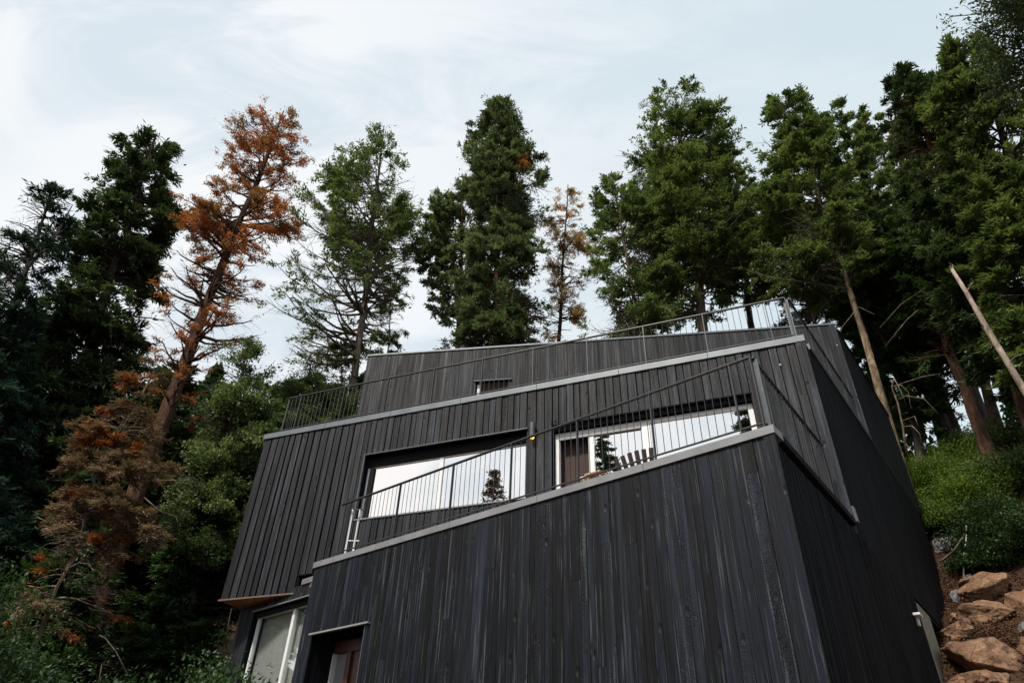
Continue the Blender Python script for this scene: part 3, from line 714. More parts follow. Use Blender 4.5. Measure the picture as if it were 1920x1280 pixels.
    d = dv[bi]; d2 = np.stack([d[:, 0] * np.cos(ang) - d[:, 1] * np.sin(ang), d[:, 0] * np.sin(ang) + d[:, 1] * np.cos(ang), np.zeros(len(bi))], -1)
    d2[:, 2] = rng.normal(.12 + rise * .4, flat, len(bi)); d2 /= np.linalg.norm(d2, axis=1, keepdims=True)
    tl = (.22 + .42 * Lb[bi] * (1.1 - T_) * .9 + .12 * np.minimum(Lb[bi], 2)) * rng.uniform(.6, 1.2, len(bi)) * twigl
    tk = np.linspace(0, 1, 4)[None, :, None]
    QP = s0[:, None] + d2[:, None] * tl[:, None, None] * tk
    QP[..., 2] += (curve * .5 * (tk[..., 0] - tk[..., 0] ** 2) - .12 * tk[..., 0] ** 2) * tl[:, None]
    QP[:, 1:] += rng.normal(0, .035, (len(bi), 3, 3)) * np.minimum(tl, 1)[:, None, None]
    QR = (.004 + .006 * tl)[:, None] * (1.1 - .8 * tk[..., 0])
    qv, qq = tubes(QP, QR, 3)
    # leaves
    ok = np.ones(len(bi), bool)
    if ymax is not None:
        kk = (ymax - top[1]) / (base[1] - top[1]); zcut = atD(top[0] + (base[0] - top[0]) * kk, ymax, D)[2]
        pr = np.where(s0[:, 2] > zcut, 1.0, bare); ok = rng.random(len(bi)) < pr
    ti = np.nonzero(ok)[0]; pw = tl[ti] ** .8; pw /= pw.sum()
    li = rng.choice(ti, nl, p=pw); lt = rng.uniform(.1, 1.08, nl); x = np.clip(lt, 0, 1) * 3; i0 = np.minimum(x.astype(int), 2); f = (x - i0)[:, None]
    cen = QP[li, i0] * (1 - f) + QP[li, i0 + 1] * f
    ax_ = QP[li, 3] - QP[li, 0]; ax_ /= np.linalg.norm(ax_, axis=1, keepdims=True)
    cen = cen + rng.normal(0, sig * (.65 if needle else 1), cen.shape) * [1, 1, .7]
    g = gapnoise(cen, rng, gs); keep = g + rng.normal(0, .25, nl) > gap
    cen, ax_, li = cen[keep], ax_[keep], li[keep]; n = len(cen)
    size = ls * rng.uniform(.6, 1.35, n)
    if needle:   # herring-bone sprays of narrow needles either side of the twig
        nr = rng.normal(0, .35, (n, 3)) + [0, 0, 1.0]
        sd = np.cross(ax_, nr); sd /= np.linalg.norm(sd, axis=1, keepdims=True)
        axs = ax_ * rng.uniform(.5, 1.3, (n, 1)) + sd * (rng.choice([-1, 1], n) * rng.uniform(.5, 1.1, n))[:, None] + rng.normal(0, .22, (n, 3)) - [0, 0, .12]
        axs /= np.linalg.norm(axs, axis=1, keepdims=True)
        size = size * 1.25; lww = lw * .62
        cen = cen + axs * size[:, None] * .45
    else:
        axs = ax_ + rng.normal(0, .75, (n, 3)); nr = rng.normal(0, .65, (n, 3)) + [0, 0, 1.0]; lww = lw
    lv, lq = leaves(cen, axs, nr, size, size * lww * rng.uniform(.7, 1.3, n))
    bt = rng.random(nb); twt = rng.random(len(bi))
    tint = np.clip(.5 + .7 * (bt[bi[li]] - .5) + .5 * (twt[li] - .5) + rng.normal(0, .12, n), 0, 1)
    if alt:   # alt: list of (px, py, radius px) where foliage has died, or a float share of branches
        if isinstance(alt, float): tint = np.where(bt[bi[li]] < alt, 2.0, tint)
        else:
            cam_ = cen @ RM; ix = 960 + FOC * cam_[:, 0] / -cam_[:, 2]; iy = 640 - FOC * cam_[:, 1] / -cam_[:, 2]
            for (ax0, ay0, ar) in alt: tint = np.where((np.hypot(ix - ax0, iy - ay0) < ar * rng.uniform(.5, 1.15, n)), 2.0, tint)
    o1 = len(bv); o2 = o1 + len(qv)
    vs = np.concatenate([bv, qv, lv]); qs = np.concatenate([bq, qq + o1, lq + o2])
    mi = np.concatenate([np.ones(len(bq) + len(qq)), np.zeros(len(lq))]); tn = np.concatenate([np.zeros(len(bq) + len(qq)), tint])
    np_mesh('crown', vs, qs, [F[leaf], B[bark if bark != 'tan' else 'grey']], mi, tn, e)
    return e

FOR = 'tall trees standing behind the house'
T1 = tree('spruce_tree', 'dark bluish spruce by the left edge with a ragged tip and a long bare limb', 'tree', 22, (8, 640), (102, 342), .26,
     [(345, 96, 108), (375, 74, 120), (400, 50, 125), (420, 20, 118), (470, -30, 95), (550, -60, 70), (650, -90, 50), (750, -110, 50), (900, -130, 60), (1050, -150, 60)],
     'spruce', 'dark', nb=320, nl=95000, rise=-.02, curve=.25, ls=0.176, lw=.28, layers=15, gap=-0.55, seed=1, tw=5.0, group=FOR)
tree('fir_tree', 'very dark dense fir with a broad flat double top, left of the orange tree', 'tree', 24, (170, 660), (292, 252), .40,
     [(250, 230, 330), (262, 220, 335), (300, 210, 337), (360, 203, 340), (385, 200, 345), (400, 185, 338), (440, 150, 330), (480, 112, 330), (500, 125, 285), (530, 160, 290), (560, 120, 305), (620, 80, 300), (700, 60, 280), (800, 30, 260), (900, 0, 240), (1050, -20, 230)],
     'fir', 'dark', nb=420, nl=200000, rise=-.05, curve=.22, ls=0.176, lw=.42, layers=13, gap=-0.35, seed=2, tw=5.0, group=FOR, gs=1.5)
tree('dying_cedar', 'tall half-dead conifer with bright orange foliage at its top and a thick leaning brown trunk', 'tree', 21, (342, 720), (532, 208), .36,
     [(212, 505, 562), (260, 412, 572), (300, 415, 568), (330, 440, 560), (360, 375, 555), (410, 345, 560), (450, 350, 520), (500, 330, 500), (560, 315, 500), (620, 320, 480), (700, 300, 440), (760, 290, 420)],
     'orange', 'red', nb=190, nl=95000, rise=.30, curve=-.12, ls=0.09, lw=.42, ymax=470, bare=0.32, gap=-0.1, gs=2.6, seed=3, tw=5.5, tipup=.12, limb_r=1.7, flat=.4, group=FOR, alt=.25)
tree('hemlock_tree', 'slender light green conifer with bare lower limbs between the orange tree and roof corner', 'tree', 25, (676, 700), (720, 236), .30,
     [(238, 708, 735), (280, 655, 762), (330, 600, 772), (400, 562, 790), (450, 540, 795), (500, 520, 785), (550, 500, 750), (600, 488, 735), (640, 510, 700)],
     'light', 'grey', nb=230, nl=72000, rise=.42, curve=-.30, ls=0.141, lw=.45, ymax=450, bare=.30, gap=-0.4, gs=1.3, seed=4, tw=4.6, tipup=.10, limb_r=1.5, flat=.35, group=FOR)
tree('young_spruce', 'small narrow dark conifer behind the light green one, above the roof corner', 'tree', 33, (728, 668), (733, 520), .12,
     [(522, 727, 740), (560, 710, 750), (600, 700, 758), (650, 690, 762)], 'fir', 'dark', nb=70, nl=14000, rise=-.02, ls=0.158, lw=.35, gap=-.5, seed=5, group=FOR)
tree('conifer', 'shorter dull green tree hugging the left flank of the tallest central tree', 'tree', 27, (852, 660), (868, 335), .30,
     [(336, 848, 885), (370, 800, 900), (420, 795, 915), (500, 788, 900), (560, 780, 880), (600, 800, 880), (620, 815, 885), (655, 820, 890)],
     'grey', 'red', nb=170, nl=64000, rise=.25, curve=-.1, ls=0.158, lw=.45, gap=-.45, seed=6, ymax=560, bare=.6, group=FOR, tw=4.5)
tree('cedar_tree', 'tallest dense grey-green conical tree in the centre with a small rust patch near the top', 'tree', 24, (930, 655), (942, 188), .32,
     [(190, 928, 955), (225, 897, 985), (280, 872, 1005), (320, 876, 1015), (350, 868, 1032), (400, 885, 1030), (440, 880, 1000), (500, 868, 1010), (560, 872, 1010), (600, 865, 1020), (655, 855, 1035)],
     'grey', 'red', nb=380, nl=175000, rise=.02, curve=.2, ls=0.158, lw=.42, layers=20, gap=-0.6, seed=7, tw=5.0, alt=[(985, 302, 17)], group=FOR, gs=1.5)
tree('dying_larch', 'thin half-dead brown tree right of the tallest central tree, orange tangle round its foot', 'tree', 27, (1044, 640), (1065, 346), .20,
     [(348, 1058, 1072), (380, 1035, 1085), (430, 1022, 1108), (500, 1025, 1105), (560, 1020, 1110), (600, 1020, 1090), (640, 1022, 1062)],
     'rust', 'red', nb=150, nl=24000, rise=.1, curve=.1, ls=0.132, lw=.35, gap=-0.1, gs=1.8, seed=8, tw=4, alt=[(1044, 610, 36), (1058, 400, 22)], group=FOR)
tree('broadleaf_tree', 'large rounded green tree right of centre, brightest of the row, with an uneven bushy top', 'tree', 25, (1318, 612), (1266, 182), .36,
     [(180, 1243, 1300), (205, 1200, 1330), (240, 1190, 1360), (272, 1163, 1378), (320, 1185, 1385), (370, 1180, 1400), (430, 1165, 1415), (500, 1160, 1410), (560, 1200, 1390)],
     'green', 'grey', nb=300, nl=165000, rise=.35, curve=-.15, ls=0.150, lw=.5, gap=-0.5, gs=1.1, seed=9, tw=4.6, group=FOR, needle=1)
tree('broadleaf_tree', 'lower green tree with thin tan trunk, at the left foot of the large rounded one', 'tree', 23.5, (1190, 612), (1150, 338), .17,
     [(338, 1130, 1165), (360, 1118, 1230), (420, 1112, 1255), (500, 1105, 1265), (560, 1095, 1275), (600, 1130, 1270), (625, 1110, 1260)],
     'light', 'tan', nb=190, nl=70000, rise=.3, curve=-.1, ls=0.141, lw=.5, gap=-.3, gs=1.3, seed=10, group=FOR, needle=1, tw=4.4)
tree('broadleaf_tree', 'dark green tree filling the notch between the large rounded tree and the leaning tan-trunked one', 'tree', 29, (1408, 600), (1378, 308), .30,
     [(310, 1365, 1400), (370, 1345, 1425), (430, 1330, 1440), (500, 1320, 1450), (550, 1350, 1450)],
     'green', 'dark', nb=170, nl=70000, rise=.3, curve=-.1, ls=0.158, lw=.5, gap=-.45, gs=1.1, seed=11, group=FOR, needle=1)
tree('broadleaf_tree', 'leaning tree with a long sunlit tan trunk rising behind the right corner of the roof', 'tree', 23, (1640, 705), (1480, 172), .175,
     [(172, 1450, 1510), (215, 1437, 1540), (255, 1440, 1548), (300, 1420, 1550), (350, 1405, 1570), (400, 1400, 1590), (450, 1405, 1600), (520, 1430, 1600)],
     'green', 'tan', nb=230, nl=100000, rise=.35, curve=-.15, ls=0.141, lw=.5, gap=-.35, gs=1.2, seed=12, tw=4.4, group=FOR, needle=1)
tree('broadleaf_tree', 'olive green tree standing just right of the leaning tan-trunked one', 'tree', 27, (1735, 700), (1580, 212), .3,
     [(212, 1545, 1620), (250, 1535, 1645), (320, 1540, 1660), (400, 1560, 1700), (480, 1590, 1720), (560, 1610, 1740), (640, 1660, 1760)],
     'light', 'dark', nb=210, nl=95000, rise=.25, curve=-.1, ls=0.150, lw=.48, gap=-.5, seed=13, group=FOR, needle=1)
tree('broadleaf_tree', 'hazy green tree between the olive tree and the big dark fir mass at right', 'tree', 32, (1800, 640), (1668, 212), .3,
     [(212, 1645, 1690), (300, 1625, 1730), (400, 1630, 1760), (500, 1650, 1790), (600, 1680, 1800)],
     'green', 'dark', nb=180, nl=70000, rise=.25, curve=-.1, ls=0.167, lw=.48, gap=-.5, seed=14, group=FOR, needle=1)
tree('fir_tree', 'big dark fir on the right with a pointed left shoulder', 'tree', 21, (1895, 700), (1690, 140), .34,
     [(140, 1670, 1720), (190, 1655, 1770), (250, 1660, 1810), (330, 1700, 1850), (400, 1705, 1890), (500, 1730, 1930), (600, 1790, 1960), (680, 1830, 1990)],
     'fir', 'red', nb=330, nl=150000, rise=.0, curve=.2, ls=0.158, lw=.42, layers=16, gap=-0.6, seed=15, tw=4.6, group=FOR, gs=1.4)
tree('fir_tree', 'towering dark fir against the right edge, highest of the right-hand group', 'tree', 20, (1990, 620), (1828, 88), .36,
     [(90, 1795, 1852), (130, 1752, 1852), (190, 1745, 1875), (250, 1755, 1895), (300, 1780, 1930), (450, 1840, 2030), (600, 1880, 2080), (700, 1900, 2100)],
     'green', 'dark', nb=330, nl=145000, rise=.02, curve=.2, ls=0.150, lw=.42, layers=18, gap=-0.6, seed=16, tw=4.6, group=FOR, gs=1.4)
tree('overhanging_tree', 'near tree leaning in over the top right corner, sparse twigs against the sky', 'tree', 13, (2250, 500), (2050, -160), .25,
     [(-160, 1960, 2140), (-60, 1830, 2250), (10, 1735, 2280), (50, 1775, 2300), (90, 1860, 2300), (120, 1950, 2300)],
     'fir', 'dark', nb=230, nl=60000, rise=.1, curve=-.1, ls=0.085, lw=.4, gap=-0.55, gs=2.0, seed=17, tw=5, fb=.6, twigl=.8, needle=0)
tree('tree', 'slim tree with a tan-edged trunk in the gap of sky above the right-hand bushes', 'tree', 27, (1860, 772), (1745, 420), .24,
     [(430, 1700, 1800), (500, 1700, 1840), (580, 1720, 1860), (640, 1760, 1870)], 'under', 'tan', nb=110, nl=36000, rise=.2, ls=0.162, gap=-.5, seed=18, group=FOR)
tree('tree', 'dark reddish trunk leaning left among the shadows right of the roof, above the bushes', 'tree', 24, (1842, 830), (1680, 430), .26,
     [(430, 1640, 1720), (500, 1640, 1790), (580, 1660, 1820), (660, 1690, 1830)], 'under', 'red', nb=120, nl=45000, rise=.1, ls=0.153, gap=-.6, seed=19, group=FOR)
tree('tree', 'dark leafy understorey tree right behind the right roof edge, below the tan trunk', 'tree', 29, (1770, 760), (1640, 480), .2,
     [(480, 1560, 1680), (560, 1560, 1740), (640, 1600, 1790), (720, 1640, 1800), (790, 1680, 1810)], 'under', 'dark', nb=190, nl=78000, rise=.1, ls=0.162, gap=-.8, seed=20)
tree('tree', 'shaded tree crowding the right edge above the boulders, under the firs', 'tree', 26, (1985, 800), (1900, 520), .22,
     [(520, 1870, 1960), (600, 1885, 2020), (700, 1895, 2060), (780, 1900, 2060)], 'under', 'dark', nb=140, nl=54000, rise=.1, ls=0.153, gap=-.6, seed=21)
tree('tree', 'shadowy low tree directly behind the raised right end of the upper railing', 'tree', 30, (1530, 640), (1470, 400), .2,
     [(400, 1420, 1540), (480, 1420, 1600), (560, 1440, 1640), (640, 1480, 1660)], 'under', 'dark', nb=150, nl=63000, rise=.1, ls=0.162, gap=-.7, seed=22)
tree('fir_tree', 'dark fir close behind the right slope of the roof, left of the tan trunk foot', 'tree', 25.5, (1700, 800), (1590, 500), .2,
     [(500, 1560, 1630), (560, 1560, 1680), (650, 1585, 1725), (740, 1620, 1745), (810, 1650, 1770)], 'under', 'dark', nb=190, nl=60000, rise=0, ls=.15, gap=-.9, seed=33)
# left side, below the skyline
tree('dead_spruce', 'dead conifer at lower left hung with drooping brown and rust-coloured sprays', 'tree', 17, (60, 1200), (290, 695), .07,
     [(695, 270, 320), (715, 225, 320), (770, 208, 330), (830, 180, 325), (880, 170, 325), (900, 150, 335), (960, 112, 312), (1010, 110, 310), (1060, 90, 290), (1110, 60, 250), (1160, 35, 225), (1190, 30, 190)],
     'brown', 'dead', nb=150, nl=80000, rise=-.18, curve=.42, ls=0.106, lw=.28, layers=9, gap=-0.35, gs=1.6, alt=.22, seed=23, tw=6, sig=.07, flat=.25)
tree('fir_tree', 'shaded fir low at the far left behind the dead brown conifer', 'tree', 24, (-60, 1060), (45, 690), .25,
     [(700, 0, 90), (740, -40, 130), (800, -80, 170), (900, -120, 180), (1000, -140, 190), (1120, -150, 200)], 'fir', 'dark', nb=260, nl=95000, rise=-.05, curve=.2, ls=.20, layers=14, gap=-.75, seed=24)
tree('fir_tree', 'nearly black fir between the dead brown conifer and the leaning orange-topped trunk', 'tree', 23, (130, 1150), (330, 690), .25,
     [(690, 310, 345), (760, 270, 400), (850, 230, 420), (950, 190, 430), (1050, 160, 430), (1150, 120, 430), (1250, 100, 420)], 'fir', 'dark', nb=300, nl=105000, rise=-.05, curve=.2, ls=.20, layers=14, gap=-.95, seed=25)
tree('broadleaf_tree', 'mid-green understorey tree rising beside the overhanging left side of the house', 'tree', 18.5, (395, 990), (468, 632), .14,
     [(632, 452, 485), (690, 400, 520), (740, 375, 540), (800, 365, 545), (860, 345, 530), (930, 335, 520), (1000, 340, 500), (1060, 330, 480)],
     'green', 'dark', nb=200, nl=120000, rise=.2, curve=-.1, ls=0.085, lw=.5, gap=-.45, gs=1.5, seed=26, tw=4, needle=0)
tree('broadleaf_tree', 'green bushy tree behind the left end of the upper railing', 'tree', 24, (560, 820), (585, 672), .14,
     [(672, 568, 600), (700, 540, 640), (740, 505, 670), (790, 490, 690), (830, 480, 690)], 'green', 'dark', nb=150, nl=75000, rise=.2, ls=0.11, gap=-.08, gs=1.4, seed=27, needle=0)
tree('broadleaf_tree', 'small green tree at the foot of the slender light green conifer', 'tree', 26, (640, 790), (640, 652), .12,
     [(655, 625, 660), (690, 610, 700), (740, 600, 720), (800, 600, 720)], 'green', 'dark', nb=90, nl=30000, rise=.2, ls=0.136, gap=-.35, gs=1.4, seed=28, needle=1)
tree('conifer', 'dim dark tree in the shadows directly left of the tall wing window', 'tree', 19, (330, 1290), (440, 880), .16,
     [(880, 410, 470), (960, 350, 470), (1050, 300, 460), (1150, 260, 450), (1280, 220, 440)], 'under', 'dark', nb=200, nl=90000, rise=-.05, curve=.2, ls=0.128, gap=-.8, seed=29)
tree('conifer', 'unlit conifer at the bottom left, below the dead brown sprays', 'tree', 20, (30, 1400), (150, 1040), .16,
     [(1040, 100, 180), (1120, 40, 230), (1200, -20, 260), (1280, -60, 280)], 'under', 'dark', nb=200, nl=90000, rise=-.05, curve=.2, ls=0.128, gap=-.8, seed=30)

def shrub(name, label, cat, cen, rad, leaf, nl, ls, seed, group=None, flat=.75, lw=.5, sticks=24):
    rng = np.random.default_rng(seed)
    cen = np.array(cen, float); base = np.array([cen[0], cen[1], gz(cen[0], cen[1]) - .1])
    e = empty(name, tuple(base), label, cat, group)
    d = rng.normal(size=(sticks, 3)); d[:, 2] = np.abs(d[:, 2]) * .9 + .25; d /= np.linalg.norm(d, axis=1, keepdims=True)
    tk = np.linspace(0, 1, 6)[None, :, None]; R3 = np.array(rad)
    P = base + d[:, None] * R3 * tk * rng.uniform(.7, 1.05, (sticks, 1, 1)); P[:, 1:] += rng.normal(0, .05, (sticks, 5, 3))
    sv_, sq = tubes(P, np.full((sticks, 6), .012) * (1.2 - tk[..., 0]), 4)
    np_mesh('stems', sv_, sq, [B['dark']], np.zeros(len(sq)), np.zeros(len(sq)), e)
    nc = 90; cd = rng.normal(size=(nc, 3)); cd[:, 2] = np.abs(cd[:, 2]); cd /= np.linalg.norm(cd, axis=1, keepdims=True)
    cc = base + cd * R3 * rng.uniform(.45, 1.0, (nc, 1)) * (1 + .12 * gapnoise(cd * 3, rng, 1.0)[:, None])
    ci = rng.integers(0, nc, nl); p = cc[ci] + rng.normal(0, .16, (nl, 3)) * R3.mean() * [1, 1, .6]
    ax_ = rng.normal(0, .8, (nl, 3)) + cd[ci]; nr = rng.normal(0, .6, (nl, 3)) + [0, 0, 1.0]
    sz_ = ls * rng.uniform(.6, 1.3, nl); v, q = leaves(p, ax_, nr, sz_, sz_ * lw)
    ct_ = rng.random(nc); tint = np.clip(.5 + .7 * (ct_[ci] - .5) + rng.normal(0, .15, nl), 0, 1)
    np_mesh('foliage', v, q, [F[leaf]], np.zeros(len(q)), tint, e)
    return e
# bright bushes on the slope at right
BG = 'bright green bushes on the slope right of the house'
bushes = [((1742, 925), 1.35, 'yellow-green bush touching the right edge of the house, lowest of the bank', 'bush'),
          ((1735, 850), 1.2, 'small bush high against the right edge of the house, below the pale dead sapling', 'under'),
          ((1800, 960), 1.3, 'broad sunlit bush in the middle of the bank, straight above the white stake', 'bush'),
          ((1800, 880), 1.4, 'bright bush at the top middle of the bank, below the dark reddish trunk', 'bush'),
          ((1865, 850), 1.4, 'darker green bush at the crest of the bank under the gap of sky', 'green'),
          ((1868, 925), 1.4, 'lush bright bush right of the middle of the bank', 'bush'),
          ((1925, 900), 1.4, 'green bush cut by the right edge of the picture', 'green'),
          ((1880, 1010), 1.2, 'dark bush behind the topmost boulder, right of the white stake', 'under'),
          ((1925, 1030), 1.1, 'dark bush at the right edge above the boulders', 'under'),
          ((1757, 990), 1.0, 'yellow-green bush against the house edge directly above the flat grey slab', 'bush'),
          ((1775, 915), 1.2, 'sunlit bush in the upper left of the bank, between two other bright bushes', 'bush'),
          ((1712, 790), 1.3, 'dark bush between the house edge and the dark reddish trunk, beside the pale dead sapling', 'under'),
          ((1765, 800), 1.3, 'dark bush right of the pale dead sapling, under the dark reddish trunk', 'under'),
          ((1850, 1060), .8, 'low shaded plant directly above the topmost boulder', 'under')]
for i, ((px, py), s_, lb, lf) in enumerate(bushes):
    p = ghit(px, py); shrub('bush', lb, 'bush', p, (s_ * 1.1, s_ * 1.1, s_ * .8), lf, 26000, .075, 300 + i, BG)
# left undergrowth, its deep shade painted into the leaf colour
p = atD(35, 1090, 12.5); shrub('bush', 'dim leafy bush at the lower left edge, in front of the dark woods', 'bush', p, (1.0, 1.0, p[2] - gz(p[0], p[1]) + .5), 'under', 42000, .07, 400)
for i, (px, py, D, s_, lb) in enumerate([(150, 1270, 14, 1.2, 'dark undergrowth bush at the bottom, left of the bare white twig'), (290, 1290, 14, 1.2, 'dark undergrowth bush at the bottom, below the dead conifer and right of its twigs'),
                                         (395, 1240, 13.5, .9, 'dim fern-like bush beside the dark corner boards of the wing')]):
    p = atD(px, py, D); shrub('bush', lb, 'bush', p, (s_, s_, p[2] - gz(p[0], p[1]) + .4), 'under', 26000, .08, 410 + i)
# far forest that reads as one mass between the trunks
def forest_mass(name, label, spans, nl, seed):
    rng = np.random.default_rng(seed); V_, Q_, T_ = [], [], []; off = 0
    for (az0, az1, D0, D1, h0, h1, n) in spans:
        az_ = rng.uniform(az0, az1, n); D_ = rng.uniform(D0, D1, n); x = D_ * np.sin(np.radians(az_)); y = D_ * np.cos(np.radians(az_)); h = rng.uniform(h0, h1, n)
        ti = rng.integers(0, n, nl); u = rng.random(nl); rr = (1.1 - u) * h[ti] * .24 * np.sqrt(rng.random(nl)); a = rng.uniform(0, 6.283, nl)
        c = np.stack([x[ti] + rr * np.cos(a), y[ti] + rr * np.sin(a), ground(x[ti], y[ti]) + h[ti] * u], -1)
        s = rng.uniform(.3, .6, nl); v, q = leaves(c, rng.normal(size=(nl, 3)), rng.normal(size=(nl, 3)) + [0, 0, 1], s, s * .5)
        V_.append(v); Q_.append(q + off); off += len(v); T_.append(np.clip(rng.normal(.4, .2, nl), 0, 1))
    q = np.concatenate(Q_)
    o = np_mesh(name, np.concatenate(V_), q, [F['under']], np.zeros(len(q)), np.concatenate(T_), None)
    tag(o, label, 'forest', kind='stuff')
forest_mass('forest', 'dark distant woods closing the gaps low between the trunks', [(-52, -20, 34, 50, 8, 13, 60), (18, 34, 36, 52, 5, 9, 30), (43, 60, 36, 52, 5, 9, 20)], 60000, 77)

# trees standing behind and beside the photographer: seen mirrored in the panes
def mirror(px, py, pl, dist):
    h = hitp(px, py, pl); v = ray(px, py); v = v - 2 * v.dot(pl.n) * pl.n
    return h + v * dist / math.hypot(v[0], v[1])
def rtree(label, tip, rad, leaf, nl, seed, h=None, ls=.2, start=.25):
    rng = np.random.default_rng(seed); base = np.array([tip[0], tip[1], gz(tip[0], tip[1])]); H = tip[2] - base[2]
    e = empty('conifer', tuple(base), label, 'tree')
    K = 10; t = np.linspace(0, 1, K)[:, None]; P = base + np.array([0, 0, H]) * t
    v, q = tubes(P[None], (.22 * (1 - .9 * t[:, 0]))[None], 8); np_mesh('trunk', v, q, [B['dark']], np.zeros(len(q)), np.zeros(len(q)), e)
    nb = 260; u = start + (1 - start) * rng.random(nb); phi = rng.uniform(0, 6.283, nb); Lb = rad * (1.04 - u) / (1 - start) * rng.uniform(.6, 1.1, nb) + .15
    d = np.stack([np.cos(phi), np.sin(phi), np.full(nb, -.15)], -1); tk = np.linspace(0, 1, 4)[None, :, None]
    s0 = base + np.array([0, 0, H]) * u[:, None]; BP = s0[:, None] + d[:, None] * Lb[:, None, None] * tk
    bv, bq = tubes(BP, (.03 * (1.1 - tk[..., 0])) * np.ones((nb, 1)), 4)
    bi = rng.integers(0, nb, nl); tt = rng.random(nl) ** .7; c = s0[bi] + d[bi] * (Lb[bi] * tt)[:, None] + rng.normal(0, .16, (nl, 3)) * (.4 + Lb[bi, None] * .35) * [1, 1, .5]
    s = ls * rng.uniform(.6, 1.3, nl); lv, lq = leaves(c, rng.normal(size=(nl, 3)) + d[bi], rng.normal(0, .7, (nl, 3)) + [0, 0, 1], s, s * .45)
    vs = np.concatenate([bv, lv]); qs = np.concatenate([bq, lq + len(bv)])
    np_mesh('crown', vs, qs, [F[leaf], B['dark']], np.concatenate([np.ones(len(bq)), np.zeros(len(lq))]), np.concatenate([np.zeros(len(bq)), np.clip(rng.normal(.5, .2, nl), 0, 1)]), e)
rtree('slim conifer across the clearing, mirrored as a dark spire in the large picture window', mirror(924, 880, PM, 34), 2.8, 'brown', 9000, 501, start=.55)
rtree('conifer across the clearing, mirrored in the left leaf of the sliding door', mirror(1128, 800, PM, 36), 5.0, 'fir', 34000, 502)
rtree('tall conifer across the clearing, mirrored dark at the right end of the sliding door', mirror(1392, 715, PM, 32), 4.8, 'fir', 42000, 503)
rtree('tree beside the clearing, mirrored green in the tall wing window', mirror(494, 1150, PWg, 22), 1.5, 'light', 9000, 504, start=.1)


# ------------------------------------------------------------------ boulders, stake, sapling, pole
def rockmat(name, a, b2, c3):
    m, nt, b, out = newmat(name)
    n = N(nt, 'ShaderNodeTexNoise', Scale=2.2, Detail=9.0, Roughness=.7, Distortion=.6); L(nt, objco(nt), n.inputs['Vector'])
    n2 = N(nt, 'ShaderNodeTexNoise', Scale=18.0, Detail=8.0, Roughness=.75); L(nt, objco(nt), n2.inputs['Vector'])
    vr = N(nt, 'ShaderNodeTexVoronoi', _feature='DISTANCE_TO_EDGE', Scale=1.6); L(nt, objco(nt, (1, 1, 2.2)), vr.inputs['Vector'])
    c = ramp(nt, n.outputs[0], [(0.32, b2), (0.5, a), (0.68, c3)])
    c = mixc(nt, ramp(nt, n2.outputs[0], [(0.35, .75), (0.6, 0.0)]), c, tuple(q * .3 for q in a))
    c = mixc(nt, ramp(nt, vr.outputs['Distance'], [(0.0, .7), (0.03, 0.0)]), c, tuple(q * .25 for q in a))
    L(nt, c, b.inputs['Base Color']); b.inputs['Roughness'].default_value = .9; b.inputs['Specular IOR Level'].default_value = .2
    h = math_(nt, 'ADD', n.outputs[0], math_(nt, 'MULTIPLY', n2.outputs[0], .5)); bump(nt, b, h, 1.0, .06); return m
RK = rockmat('sandstone', (.29, .165, .10), (.12, .065, .042), (.44, .28, .185)); RKG = rockmat('grey_stone', (.24, .24, .25), (.13, .13, .14), (.38, .38, .40))
def boulder(label, px, py, wpx, hpx, dep, seed, mat=RK, D=None, sink=.3, tilt=0.0):
    rng = np.random.default_rng(seed); p = atD(px, py, D) if D else ghit(px, py); k = depth(p) / FOC
    W, H = wpx * k * 1.14, hpx * k * 1.2
    bm = bmesh.new()
    for _ in range(17):
        v = rng.normal(size=3); v /= np.abs(v).max() ** .8 * np.linalg.norm(v) ** .2; v = np.clip(v, -1, 1) * rng.uniform(.75, 1.0)
        bm.verts.new(v)
    bmesh.ops.convex_hull(bm, input=bm.verts)
    bmesh.ops.delete(bm, geom=[v for v in bm.verts if not v.link_faces], context='VERTS')
    bmesh.ops.bevel(bm, geom=bm.edges[:], offset=.035, segments=1, affect='EDGES')
    bmesh.ops.triangulate(bm, faces=bm.faces)
    for _ in range(4): bmesh.ops.subdivide_edges(bm, edges=[e for e in bm.edges if e.calc_length() > .09], cuts=1, use_grid_fill=True); bmesh.ops.triangulate(bm, faces=bm.faces)
    so_ = rng.uniform(0, 50)
    for v in bm.verts:
        q = v.co * 1.6 + Vector((so_, 0, 0)); n = mnoise.fractal(q, 1.0, 2.1, 5); v.co += v.co.normalized() * (.10 * n)
        n = mnoise.noise(v.co * 6 + Vector((so_, 4, 0))); v.co += v.co.normalized() * .03 * n
    rt = Vector(RM[:, 0]); up = Vector((0, 0, 1)); fwv = up.cross(rt).normalized(); rt = fwv.cross(up).normalized()
    for v in bm.verts:
        a, b_, c = v.co; a2 = a * math.cos(tilt) - c * math.sin(tilt); c2 = a * math.sin(tilt) + c * math.cos(tilt)
        v.co = rt * (a2 * W / 2) + fwv * (b_ * dep / 2) + up * (c2 * H / 2)
    me = bpy.data.meshes.new('boulder'); bm.to_mesh(me); bm.free(); me.materials.append(mat)
    o = bpy.data.objects.new('boulder', me); C.objects.link(o); o.location = tuple(p)
    return tag(o, label, 'boulder', 'boulders stepping up the bank beside the house')
